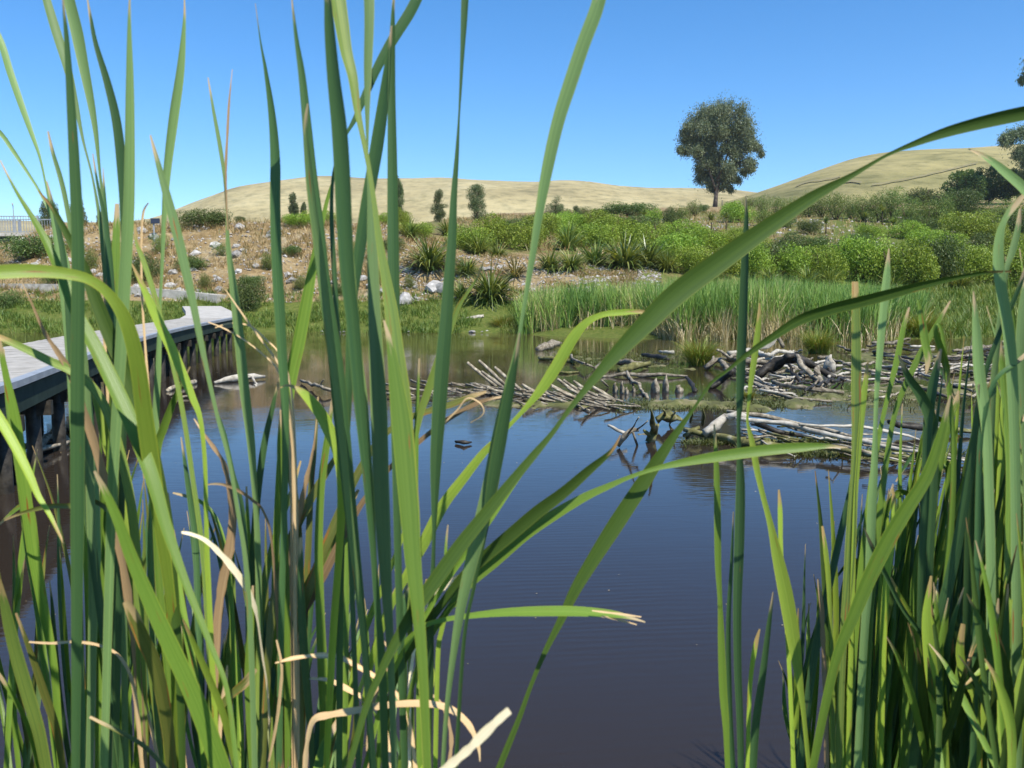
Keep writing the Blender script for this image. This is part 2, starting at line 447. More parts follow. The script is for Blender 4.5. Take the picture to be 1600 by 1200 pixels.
# ------------------------------------------------------------------ hills
def hill(name, ridge, Yr, Yb, zb, seed, colstops, amp):
    """ridge: (px, py) along the skyline at distance Yr; the foot lies at Yb"""
    pxs = np.linspace(ridge[0][0], ridge[-1][0], 150)
    pys = np.interp(pxs, [r[0] for r in ridge], [r[1] for r in ridge])
    ker = np.ones(7) / 7
    pys = np.convolve(np.pad(pys, 3, mode='edge'), ker, 'valid')
    R = 48
    V = []
    for j in range(R + 14):
        s = j / (R - 1)
        for px, py in zip(pxs, pys):
            Y = Yb + (Yr - Yb) * s
            a = (px - 800) / F
            X = a * Yr * (0.55 + .45 * Yb / Yr + (1 - .55 - .45 * Yb / Yr) * min(s, 1)) if False else a * Y
            ztop = P(px, py, Yr).z
            if s <= 1: k = (s ** 1.15) * (2 - s) / 1.0; k = min(1, s ** 1.0 * (1.55 - .55 * s))
            else: k = max(.2, 1 - (s - 1) ** 2 * 14)
            z = zb + (ztop - zb) * k
            fold = noise.noise(Vector((X * .011, Y * .006, seed))) + .6 * noise.noise(Vector((X * .03, Y * .016, seed + 5))) - .7 * max(0, .25 - abs(noise.noise(Vector((X * .014, Y * .004, seed + 9))))) * 4 * .5
            z += amp * fold * min(1, s * 3) * (1 - max(0, 1 - abs(s - 1) * 5) * .6)
            V.append((X, Y, z))
    nx = len(pxs); ny = R + 14
    global HG
    HG = (np.array(V).reshape(ny, nx, 3), R)
    idx = np.arange(ny * nx).reshape(ny, nx)
    Q = np.stack([idx[:-1, :-1], idx[:-1, 1:], idx[1:, 1:], idx[1:, :-1]], -1).reshape(-1, 4)
    m, t = nodes(name + "_grass")
    tc = N(t, "ShaderNodeTexCoord")
    mp = N(t, "ShaderNodeMapping"); mp.inputs["Scale"].default_value = (1, .35, 3)
    t.links.new(tc.outputs["Object"], mp.inputs[0])
    n1 = N(t, "ShaderNodeTexNoise"); n1.inputs["Scale"].default_value = .018; n1.inputs["Detail"].default_value = 9; n1.inputs["Roughness"].default_value = .62
    t.links.new(mp.outputs[0], n1.inputs["Vector"])
    n2 = N(t, "ShaderNodeTexNoise"); n2.inputs["Scale"].default_value = .16; n2.inputs["Detail"].default_value = 6; n2.inputs["Roughness"].default_value = .7
    t.links.new(mp.outputs[0], n2.inputs["Vector"])
    r = ramp(t, colstops); t.links.new(n1.outputs["Fac"], r.inputs[0])
    r2 = ramp(t, [(.36, (.55, .58, .52)), (.5, (.95, .95, .93)), (.64, (1.1, 1.08, 1.02))]); t.links.new(n2.outputs["Fac"], r2.inputs[0])
    mul = N(t, "ShaderNodeMixRGB"); mul.blend_type = 'MULTIPLY'; mul.inputs[0].default_value = .8
    t.links.new(r.outputs[0], mul.inputs[1]); t.links.new(r2.outputs[0], mul.inputs[2])
    p = N(t, "ShaderNodeBsdfPrincipled"); p.inputs["Roughness"].default_value = 1; p.inputs["Specular IOR Level"].default_value = .05
    t.links.new(mul.outputs[0], p.inputs["Base Color"])
    bp = N(t, "ShaderNodeBump"); bp.inputs["Strength"].default_value = .9; bp.inputs["Distance"].default_value = 5.0
    t.links.new(n1.outputs["Fac"], bp.inputs["Height"]); t.links.new(bp.outputs[0], p.inputs["Normal"])
    o = N(t, "ShaderNodeOutputMaterial"); t.links.new(p.outputs[0], o.inputs[0])
    return tag(link(name, mesh_np(name, V, Q, m)), kind="structure")
hc = [(.34, (.28, .235, .12)), (.45, (.36, .30, .155)), (.56, (.42, .355, .19)), (.7, (.47, .405, .23))]
h1 = hill("hills", [(-500, 352), (100, 350), (240, 345), (290, 330), (330, 305), (400, 289), (500, 282), (600, 280), (680, 281), (745, 284), (785, 287), (820, 284), (850, 282), (900, 282), (940, 290),
             (1000, 295), (1060, 298), (1090, 296), (1130, 300), (1180, 306), (1300, 320), (1800, 340)], 640, 260, 6, 1.0, hc, 2.6)
h1['label'] = "dry straw coloured rolling hills across the skyline"
h2 = hill("hillside", [(1080, 335), (1150, 318), (1185, 308), (1230, 290), (1290, 267), (1340, 251), (1400, 243), (1470, 238), (1540, 234), (1620, 230), (1800, 224), (2600, 215)], 420, 190, 14, 7.0,
          [(.30, (.19, .18, .075)), (.45, (.31, .27, .12)), (.62, (.40, .34, .17))], 1.6)
h2['label'] = "nearer dry hillside rising to the right"
# farm track and fence-line scars on the hillside
def drape(name, line, wpx, mat, lab):
    G, Rr = HG
    V = []
    for px in np.linspace(line[0][0], line[-1][0], 60):
        row = np.interp(px, [q[0] for q in line], [q[1] for q in line]) + noise.noise(Vector((px * .05, 0, 3))) * 1.5
        for dr in (-wpx / 2, wpx / 2):
            best = None
            for i in range(Rr - 1):
                c0, c1 = G[i], G[i + 1]
                P0 = np.array([c0[:, 0] / c0[:, 1], c0[:, 0], c0[:, 1], c0[:, 2]]); P1 = np.array([c1[:, 0] / c1[:, 1], c1[:, 0], c1[:, 1], c1[:, 2]])
                a_ = (px - 800) / F
                A = [np.interp(a_, P0[0], P0[k]) for k in (1, 2, 3)]; B_ = [np.interp(a_, P1[0], P1[k]) for k in (1, 2, 3)]
                r0, r1 = pix(A)[1], pix(B_)[1]
                if (r0 - (row + dr)) * (r1 - (row + dr)) <= 0 and r0 != r1:
                    f = (r0 - (row + dr)) / (r0 - r1); best = [A[k] + (B_[k] - A[k]) * f for k in range(3)]
            if best is None: best = A
            V.append((best[0], best[1] - .3, best[2] + .45))
    Q = [(2 * i, 2 * i + 2, 2 * i + 3, 2 * i + 1) for i in range(len(V) // 2 - 1)]
    tag(link(name, mesh_np(name, V, Q, mat)), lab, kind="structure")
M_SCAR = simple("bare_track_soil", [(.3, (.17, .145, .075)), (.7, (.26, .22, .12))], .3, rough=1)
drape("track", [(1352, 291), (1400, 283), (1450, 272), (1512, 256)], 1.3, M_SCAR, "thin dark farm track crossing the right hillside")
drape("gully", [(1236, 292), (1262, 284), (1290, 281), (1304, 277)], 1.3, M_SCAR, "dark scrubby gully scar high on the right hillside")
drape("terrace", [(1300, 287), (1320, 285), (1336, 288)], 2.0, M_SCAR, "short dark scar low on the right hillside")

# ------------------------------------------------------------------ haze
def build_haze():
    m = bpy.data.materials.new("air_haze"); m.use_nodes = True
    t = m.node_tree; t.nodes.clear()
    v = t.nodes.new("ShaderNodeVolumePrincipled")
    v.inputs["Color"].default_value = (.80, .88, 1.0, 1); v.inputs["Density"].default_value = HAZE; v.inputs["Anisotropy"].default_value = .3
    o = t.nodes.new("ShaderNodeOutputMaterial"); t.links.new(v.outputs[0], o.inputs["Volume"])
    mb = MB(); mb.box((0, 520, 79), (3600, 1160, 164))
    h = mb.build("haze", m); tag(h, "thin summer haze in the air over the valley", "haze", kind="stuff")
HAZE = .00019
build_haze()

# ------------------------------------------------------------------ water
def build_water():
    m, t = nodes("pond_water")
    tc = N(t, "ShaderNodeTexCoord")
    mp = N(t, "ShaderNodeMapping"); mp.inputs["Scale"].default_value = (1.0, 2.6, 1); mp.inputs["Rotation"].default_value = (0, 0, math.radians(-14))
    t.links.new(tc.outputs["Object"], mp.inputs[0])
    n1 = N(t, "ShaderNodeTexNoise"); n1.inputs["Scale"].default_value = 3.4; n1.inputs["Detail"].default_value = 3; n1.inputs["Roughness"].default_value = .5
    n1.inputs["Distortion"].default_value = .6
    t.links.new(mp.outputs[0], n1.inputs["Vector"])
    wv = N(t, "ShaderNodeTexWave"); wv.wave_type = 'BANDS'; wv.bands_direction = 'Y'
    wv.inputs["Scale"].default_value = 2.1; wv.inputs["Distortion"].default_value = 5.0; wv.inputs["Detail"].default_value = 3
    wv.inputs["Detail Scale"].default_value = .9
    t.links.new(mp.outputs[0], wv.inputs["Vector"])
    n3 = N(t, "ShaderNodeTexNoise"); n3.inputs["Scale"].default_value = .35; n3.inputs["Detail"].default_value = 2
    t.links.new(tc.outputs["Object"], n3.inputs["Vector"])
    calm = ramp(t, [(.40, (.12, .12, .12)), (.6, (1, 1, 1))]); t.links.new(n3.outputs["Fac"], calm.inputs[0])
    mw = N(t, "ShaderNodeMath", operation='MULTIPLY'); t.links.new(wv.outputs["Fac"], mw.inputs[0]); t.links.new(calm.outputs[0], mw.inputs[1])
    ad = N(t, "ShaderNodeMath", operation='MULTIPLY_ADD'); ad.inputs[1].default_value = .32
    t.links.new(mw.outputs[0], ad.inputs[0]); t.links.new(n1.outputs["Fac"], ad.inputs[2])
    bp = N(t, "ShaderNodeBump"); bp.inputs["Strength"].default_value = .55; bp.inputs["Distance"].default_value = .0017
    t.links.new(ad.outputs[0], bp.inputs["Height"])
    # murky water: brown over the shallows at the far shore, almost black in the middle
    sp = N(t, "ShaderNodeSeparateXYZ"); t.links.new(tc.outputs["Object"], sp.inputs[0])
    dr = N(t, "ShaderNodeMapRange"); dr.inputs[1].default_value = 16.0; dr.inputs[2].default_value = 26
    nd = N(t, "ShaderNodeMath", operation='MULTIPLY_ADD'); nd.inputs[1].default_value = 3.0
    t.links.new(n3.outputs["Fac"], nd.inputs[0]); t.links.new(sp.outputs[1], nd.inputs[2])
    t.links.new(nd.outputs[0], dr.inputs[0])
    cm = N(t, "ShaderNodeMixRGB"); cm.inputs[1].default_value = (.028, .0215, .0165, 1); cm.inputs[2].default_value = (.085, .070, .025, 1)
    t.links.new(dr.outputs[0], cm.inputs[0])
    p = N(t, "ShaderNodeBsdfPrincipled"); p.inputs["Roughness"].default_value = .04; p.inputs["IOR"].default_value = 1.333
    t.links.new(cm.outputs[0], p.inputs["Base Color"])
    t.links.new(bp.outputs[0], p.inputs["Normal"])
    o = N(t, "ShaderNodeOutputMaterial"); t.links.new(p.outputs[0], o.inputs[0])
    V = [(-60, -6, 0), (60, -6, 0), (60, 38, 0), (-60, 38, 0)]
    tag(link("water", mesh_np("water", V, [(0, 1, 2, 3)], m, smooth=False)), "still dark pond water reflecting blue sky", kind="structure")
build_water()

# ------------------------------------------------------------------ blade and leaf generators
def blades_np(base, hgt, wid, lean, az, bend, seg=3, face=None, rnd=None):
    """N grass-like blades: base (N,3); lean = outward angle at the root, bend = further droop; returns V, Q, r"""
    n = len(base)
    az = np.asarray(az); d = np.stack([np.cos(az), np.sin(az)], -1)
    if face is None: face = az + np.pi / 2 + RG.normal(0, .5, n)
    s = np.stack([np.cos(face), np.sin(face), np.zeros(n)], -1)
    V = np.zeros((n, (seg + 1) * 2, 3), np.float32)
    pos = np.array(base, float)
    ang = np.array(lean, float)
    for k in range(seg + 1):
        u = k / seg
        wk = wid * (1.0 - u ** 2.2) * (.75 + .25 * min(1, u * 4)) + wid * .04
        V[:, 2 * k] = pos - s * wk[:, None] / 2
        V[:, 2 * k + 1] = pos + s * wk[:, None] / 2
        st = hgt / seg
        pos = pos + np.concatenate([d * (np.sin(ang) * st)[:, None], (np.cos(ang) * st)[:, None]], -1)
        ang = ang + bend / seg
    q = []
    for k in range(seg): q.append([2 * k, 2 * k + 1, 2 * k + 3, 2 * k + 2])
    q = np.array(q)
    Q = (q[None] + (np.arange(n) * (seg + 1) * 2)[:, None, None]).reshape(-1, 4)
    if rnd is None: rnd = RG.random(n)
    r = np.repeat(rnd, (seg + 1) * 2)
    return V.reshape(-1, 3), Q, r
def leaves_np(pos, size, aspect=2.2, nrm=None, flat=0.0, droop=None, rnd=None):
    """N single-leaf quads (diamond folded a little) at pos"""
    n = len(pos)
    d = RG.normal(size=(n, 3)); 
    if droop is not None: d[:, 2] -= droop
    d /= np.linalg.norm(d, axis=1)[:, None]
    e = RG.normal(size=(n, 3))
    if flat: e[:, 2] *= (1 - flat)
    s = np.cross(d, e); s /= np.linalg.norm(s, axis=1)[:, None] + 1e-9
    L = (size * (.7 + .6 * RG.random(n)))[:, None]
    W = L / aspect
    V = np.stack([pos, pos + d * L * .5 + s * W * .5, pos + d * L, pos + d * L * .5 - s * W * .5], 1)
    Q = np.arange(4 * n).reshape(n, 4)
    if rnd is None: rnd = RG.random(n)
    return V.reshape(-1, 3), Q, np.repeat(rnd, 4)
def merge(parts):
    Vs, Qs, Rs = [], [], []; o = 0
    for V, Q, R in parts:
        Vs.append(V); Qs.append(Q + o); Rs.append(R); o += len(V)
    return np.concatenate(Vs), np.concatenate(Qs), np.concatenate(Rs)

# ------------------------------------------------------------------ foliage materials
F_GRASS = foliage("shore_grass", [(0, (.055, .110, .018)), (.5, (.13, .20, .030)), (.8, (.25, .28, .06)), (1, (.38, .33, .15))], obvar=0)
F_DRY = foliage("dry_weeds", [(0, (.09, .12, .03)), (.25, (.17, .17, .05)), (.45, (.32, .21, .08)), (.7, (.46, .34, .15)), (1, (.56, .46, .25))], obvar=0, trans=.15)
F_REED = foliage("reed_green", [(0, (.12, .21, .045)), (.45, (.23, .35, .065)), (.8, (.35, .44, .10)), (1, (.56, .48, .24))], obvar=0, trans=.2)
F_STRAW = foliage("reed_straw", [(0, (.20, .20, .06)), (.4, (.42, .33, .16)), (1, (.62, .52, .32))], obvar=0, trans=.15)
F_SEDGE = foliage("sedge", [(0, (.09, .15, .018)), (.6, (.20, .27, .035)), (.85, (.32, .26, .06)), (1, (.40, .24, .08))], obvar=.1)
F_MOSS = foliage("moss_weed", [(0, (.05, .07, .015)), (.6, (.12, .13, .035)), (1, (.24, .20, .09))], obvar=0)
F_FLAX = foliage("flax_leaf", [(0, (.045, .085, .016)), (.5, (.13, .19, .035)), (1, (.40, .43, .13))], rough=.35, spec=.5, obvar=.15)
F_FLAXB = foliage("bronze_flax_leaf", [(0, (.09, .08, .022)), (.6, (.20, .16, .05)), (1, (.36, .30, .12))], rough=.35, obvar=.1)
F_SHRUB = foliage("bright_shrub", [(0, (.11, .18, .018)), (.6, (.25, .35, .036)), (1, (.38, .47, .075))], obvar=.18)
F_SHRUBD = foliage("dark_shrub", [(0, (.055, .095, .020)), (.6, (.105, .155, .036)), (1, (.18, .22, .06))], obvar=.2)
F_POPL = foliage("poplar_leaf", [(0, (.065, .095, .035)), (.6, (.125, .165, .065)), (1, (.22, .26, .12))], obvar=.1)
F_GUM = foliage("gum_leaf", [(0, (.08, .115, .065)), (.6, (.17, .22, .115)), (1, (.31, .34, .18))], obvar=.1, trans=.25, rough=.4)
F_MATA = foliage("feathery_leaf", [(0, (.085, .13, .026)), (.6, (.16, .22, .045)), (1, (.27, .31, .07))], obvar=.18)

# ------------------------------------------------------------------ shore grass (stuff)
def scatter(n, pxr, Yr, cond=None):
    out = []
    while len(out) < n:
        px = random.uniform(*pxr); Y = random.uniform(*Yr)
        x = (px - 800) / F * Y
        z = H(x, Y)
        if cond and not cond(px, Y, x, z): continue
        out.append((x, Y, z))
    return np.array(out)
def tufts(pts, per, spread, hr, wr, lean, bend, rmap=None, mat=None, name="grass", seg=3):
    n = len(pts)
    B = np.repeat(pts, per, 0)
    az = RG.random(n * per) * 2 * np.pi
    rad = RG.random(n * per) * spread
    B = B + np.stack([np.cos(az) * rad, np.sin(az) * rad, np.zeros(n * per) - .02], -1)
    h = RG.uniform(*hr, n * per) * np.repeat(RG.uniform(.6, 1.2, n), per)
    wdt = RG.uniform(*wr, n * per)
    r = np.repeat(RG.random(n), per) * .6 + RG.random(n * per) * .4
    if rmap is not None: r = rmap(r, B)
    V, Q, R = blades_np(B, h, wdt, np.abs(RG.normal(lean, .2, n * per)), az, RG.uniform(bend * .4, bend * 1.4, n * per), seg, rnd=r)
    return V, Q, R
def clump_noise(B, s, o=0):
    return np.array([noise.noise(Vector((b[0] * s, b[1] * s, o))) for b in B])

pts = scatter(5200, (-330, 860), (31.5, 37.4), lambda px, Y, x, z: z > -.03 and noise.noise(Vector((x * .5, Y * .8, 1))) > -.22)
V1 = tufts(pts, 8, .16, (.14, .38), (.012, .026), .35, .9, rmap=lambda r, B: np.clip(r * .7 + .30 * clump_noise(B, .7, 4) + .15, 0, 1))
pts = scatter(1900, (1380, 1750), (28.0, 46), lambda px, Y, x, z: z > -.03)
V2 = tufts(pts, 8, .18, (.22, .60), (.012, .03), .35, .9)
V, Q, R = merge([V1, V2])
tag(link("shore_grass", mesh_np("shore_grass", V, Q, F_GRASS, attrs={"r": R})), "low green and yellowing grass along the far shore", "grass", kind="stuff")

# dry weeds on the left bank (stuff)
pts = scatter(5200, (-330, 700), (37.2, 48), lambda px, Y, x, z: noise.noise(Vector((x * .55, Y * .55, 21))) > -.12)
Va = tufts(pts, 8, .2, (.14, .5), (.012, .028), .45, .7)
pts = scatter(1100, (700, 1010), (37, 42), lambda px, Y, x, z: noise.noise(Vector((x * .7, Y * .7, 23))) > .12)
Vb = tufts(pts, 7, .16, (.1, .3), (.01, .022), .45, .7)
pts = scatter(3800, (700, 1750), (46, 125), lambda px, Y, x, z: noise.noise(Vector((x * .25, Y * .25, 24))) > -.1)
Vc = tufts(pts, 5, .35, (.25, .6), (.03, .06), .4, .6)
V, Q, R = merge([Va, Vb, Vc])
tag(link("dry_grass", mesh_np("dry_grass", V, Q, F_DRY, attrs={"r": R})), "orange brown dry weeds and straw over the stony bank", "dry grass", kind="stuff")

# reed bed (stuff)
def reedcond(px, Y, x, z):
    e = noise.noise(Vector((x * .3, 3.3, 1))) * 1.4
    front = np.interp(px, [810, 1000, 1060, 1200, 1380, 1440], [31.6, 30.5, 27.0, 26.4, 27.0, 30])
    back = np.interp(px, [810, 900, 1000, 1060, 1440], [34.5, 34.0, 33.5, 35.5, 35.5])
    return front + e * .5 < Y < back + e * .4
pts = scatter(3600, (812, 1440), (26, 36), reedcond)
per = 8
B = np.repeat(pts, per, 0); n = len(B)
az = RG.random(n) * 2 * np.pi
B = B + np.stack([np.cos(az) * .1 * RG.random(n), np.sin(az) * .1 * RG.random(n), np.zeros(n)], -1)
B[:, 2] = np.maximum(B[:, 2], -.05)
pxb = 800 + F * B[:, 0] / B[:, 1]
rowtop = np.interp(pxb, [812, 850, 1000, 1200, 1440], [452, 438, 434, 430, 446]) - 8 * clump_noise(B, .8, 2)
h = (CH + (455 - rowtop) / F * B[:, 1] - B[:, 2]) * RG.uniform(.55, 1.06, n) * np.repeat(RG.uniform(.88, 1.06, len(pts)), per)
r = np.clip(.36 + .7 * clump_noise(B, .6, 7) + RG.normal(0, .27, n), 0, 1)
V, Q, R = blades_np(B, h, RG.uniform(.018, .042, n), np.abs(RG.normal(.08, .11, n)), az, np.abs(RG.normal(.2, .55, n)), 4, face=RG.random(n) * np.pi, rnd=r)
tag(link("reed_bed", mesh_np("reed_bed", V, Q, F_REED, attrs={"r": R})), "dense green reed bed standing along the far shore", "reeds", kind="stuff")
pts = scatter(620, (830, 1440), (25.8, 32), lambda px, Y, x, z: reedcond(px, Y + .5, x, z) and not reedcond(px, Y - 1.6, x, z) and (px > 1015 or random.random() < .3) and (px < 1250 or random.random() < .35))
B = np.repeat(pts, 7, 0); n = len(B)
az = RG.random(n) * 2 * np.pi
B = B + np.stack([np.cos(az) * .12 * RG.random(n), np.sin(az) * .12 * RG.random(n), np.zeros(n)], -1)
B[:, 2] = np.maximum(B[:, 2], -.05)
V, Q, R = blades_np(B, RG.uniform(.35, 1.25, n), RG.uniform(.014, .024, n), np.abs(RG.normal(.15, .2, n)), az, np.abs(RG.normal(.4, .9, n)), 4, rnd=RG.random(n))
tag(link("dead_reeds", mesh_np("dead_reeds", V, Q, F_STRAW, attrs={"r": R})), "pale dead reed straw at the water's edge of the reed bed", "dead reeds", kind="stuff")

# ------------------------------------------------------------------ tussocks, flax, shrubs
def tussock_mesh(seed, hgt, n=900, mat=F_SEDGE, wd=.008):
    az = RG.random(n) * 2 * np.pi
    rad = RG.random(n) ** .7 * hgt * .28
    B = np.stack([np.cos(az) * rad, np.sin(az) * rad, np.zeros(n)], -1)
    V, Q, R = blades_np(B, RG.uniform(.7, 1.25, n) * hgt, RG.uniform(wd * .7, wd * 1.3, n), np.abs(RG.normal(.30, .22, n)), az + RG.normal(0, .3, n), RG.uniform(.6, 2.1, n), 5, rnd=RG.random(n))
    return mesh_np("tussock", V, Q, mat, attrs={"r": R})
T1 = tussock_mesh(1, .62); T2 = tussock_mesh(2, .62, 1100)
for px, py, wpx, me, lab in (
    (786, 518, 52, T2, "small bright lime green tussock at the shore left of the reed bed"),
    (886, 556, 46, T1, "small straw tipped tussock on the mud beside the short grey log"),
    (1093, 571, 92, T1, "large rounded tussock in front of the dead reed straw"),
    (1278, 552, 78, T2, "tussock behind the arched driftwood, half brown at its base"),
    (1440, 528, 90, T1, "wide grassy tussock at the right shore behind the driftwood"),
    (1168, 622, 40, T2, "low mossy tuft on the mud bar below the big tussock")):
    v = onplane(px, py, 0)
    o = link("tussock", me); o.location = (v.x, v.y, -.02)
    s = wpx / F * v.y / 1.05; o.scale = (s, s, s * (.95 if wpx > 50 else .7)); o.rotation_euler.z = random.random() * 6
    tag(o, lab, "tussock", "round sedge tussocks at the water")

def flax_mesh(seed, n, mat):
    az = RG.random(n) * 2 * np.pi
    rad = RG.random(n) * .12
    B = np.stack([np.cos(az) * rad, np.sin(az) * rad, np.zeros(n)], -1)
    V, Q, R = blades_np(B, RG.uniform(.5, 1.2, n), RG.uniform(.03, .055, n), np.abs(RG.normal(.5, .35, n)), az, RG.uniform(.4, 2.5, n), 5, rnd=RG.random(n))
    return mesh_np("flax_bush", V, Q, mat, attrs={"r": R})
FLX = [flax_mesh(i, 260 + 30 * i, F_FLAX) for i in range(4)]
FLB = flax_mesh(9, 130, F_FLAXB)
flax = [ # px, base py, width, mesh, label
 (672, 424, 92, 1, "big dark green flax bush on the bank edge left of the tall diagonal leaf"),
 (640, 372, 48, 0, "flax bush with upright leaves above the big dark flax, on the bank top"),
 (730, 432, 52, 3, "half hidden dark flax low on the bank beside the bare grey slope"),
 (748, 398, 56, 2, "pale leaved flax bush in the row above the bare grey slope"),
 (777, 402, 50, 0, "small bright flax at the right end of the row above the bare grey slope"),
 (700, 368, 44, 2, "small flax in front of the left poplar"),
 (766, 472, 84, 3, "broad flax with drooping pale leaves at the foot of the bare slope"),
 (722, 470, 46, 0, "small yellowish flax just above the shore grass"),
 (860, 424, 56, 1, "round flax bush above the curved white log"),
 (888, 392, 66, 0, "dark flax standing behind the two flax bushes above the white log"),
 (892, 424, 54, 2, "flax bush to the right of the curved white log"),
 (930, 414, 62, 0, "flax with arching leaves at the left of the bare gravel patch"),
 (976, 420, 96, 1, "largest flax bush, straight above the bare gravel patch"),
 (1012, 418, 70, 3, "flax bush with bright drooping leaves right of the largest one"),
 (1042, 424, 50, 2, "small flax at the right edge of the bare gravel patch"),
 (1298, 446, 46, 2, "small flax poking out under the round green bushes on the right"),
 (1262, 448, 52, 0, "flax clump at the back of the reeds under the dark green bush"),
 (1500, 452, 56, 1, "shaded flax below the bushes near the right edge of the frame"),
 (1205, 446, 44, 2, "low flax behind the reeds just right of the tall single reed stem"),
 (1110, 442, 50, 3, "flax half buried in the bushes behind the middle of the reed bed"),
 (1395, 452, 50, 0, "flax at the edge of the reeds under the largest round bush"),
]
for px, py, wpx, k, lab in flax:
    v = hit(px, py)
    o = link("flax_bush", FLX[k]); o.location = v - Vector((0, 0, .05))
    s = wpx / F * v.y / 1.3
    o.scale = (s, s, s * random.uniform(.9, 1.1)); o.rotation_euler.z = random.random() * 6
    tag(o, lab, "flax bush", "flax bushes on the bank")
v = hit(806, 436); o = link("flax_bush", FLB); o.location = v; s = 62 / F * v.y / 1.5; o.scale = (s, s, s)
tag(o, "bronze brown flax bush in front of the bare slope", "flax bush", "flax bushes on the bank")

def crown_np(n, lobes, size, aspect=2.0, shell=.55, droop=None):
    """leaves spread over the outer part of several ellipsoid lobes (c, r)"""
    wts = np.array([l[1][0] * l[1][2] for l in lobes]); wts = wts / wts.sum()
    ks = RG.choice(len(lobes), n, p=wts)
    C = np.array([l[0] for l in lobes])[ks]; Rr = np.array([l[1] for l in lobes])[ks]
    d = RG.normal(size=(n, 3)); d /= np.linalg.norm(d, axis=1)[:, None]
    rad = shell + (1 - shell) * RG.random(n) ** .6
    rad = rad + np.abs(RG.normal(0, .13, n))
    pos = C + d * Rr * rad[:, None]
    keep = pos[:, 2] > 0.0
    pos = pos[keep]
    rnd = np.clip(RG.random(len(pos)) * .7 + .3 * (ks[keep] % 5) / 5 , 0, 1)
    return leaves_np(pos, np.full(len(pos), size), aspect, droop=droop, rnd=rnd)
def shrub_parts(seed, kind):
    rnd = random.Random(seed)
    lobes = []
    if kind == 'round':
        for i in range(22):
            a = rnd.random() * 6.28; q = rnd.random() ** .5 * .38
            rr = rnd.uniform(.13, .25)
            lobes.append(((math.cos(a) * q, math.sin(a) * q, rnd.uniform(.15, .62) * (1 - q * .7)), (rr, rr, rr * .9)))
        sz, n = .042, 7500
    elif kind == 'feather':
        for i in range(14):
            a = rnd.random() * 6.28; q = rnd.random() ** .7 * .24
            lobes.append(((math.cos(a) * q, math.sin(a) * q, rnd.uniform(.15, .8)), (.17, .17, .26)))
        sz, n = .055, 3800
    V, Q, R = crown_np(n, lobes, sz, 2.4 if kind == 'round' else 5, droop=None if kind == 'round' else -1.2)
    mb = MB()
    for i in range(6):
        a = rnd.random() * 6.28; q = rnd.uniform(.1, .3)
        mb.tube([(0, 0, -.1), (math.cos(a) * q * .4, math.sin(a) * q * .4, .2), (math.cos(a) * q, math.sin(a) * q, .55)], [.018, .013, .005], 5)
    return V, Q, R, mb
SHR = {}
for kind, mats in (('round', [("bright", F_SHRUB), ("dark", F_SHRUBD)]), ('feather', [("feather", F_MATA)])):
    for i in range(4 if kind == 'round' else 4):
        V, Q, R, mb = shrub_parts(50 + i + (9 if kind == 'feather' else 0), kind)
        for nm, mt in mats:
            me = mesh_np("leaves", V, Q, mt, attrs={"r": R}, smooth=False)
            SHR.setdefault(nm, []).append((me, mb))
stem_me = {}
def shrub(nm, k, loc, wd, ht, lab, grp, cat="shrub", name="shrub", shape=None):
    me, mb = SHR[nm][k % len(SHR[nm])]
    root = empty(name, loc)
    c = link("leaves", me, root)
    key = (nm, k % len(SHR[nm]))
    if key not in stem_me:
        so = mb.build("stem", M_TWIG, root, True); stem_me[key] = so.data
    else:
        so = link("stem", stem_me[key], root)
    root.scale = (wd / .95, wd / .95, ht / .85)
    root.rotation_euler.z = random.random() * 6.28
    return tag(root, lab, cat, grp)

def ordinal(i):
    return ["first", "second", "third", "fourth", "fifth", "sixth", "seventh", "eighth", "ninth", "tenth", "eleventh", "twelfth", "thirteenth",
            "fourteenth", "fifteenth", "sixteenth", "seventeenth", "eighteenth", "nineteenth", "twentieth"][i]
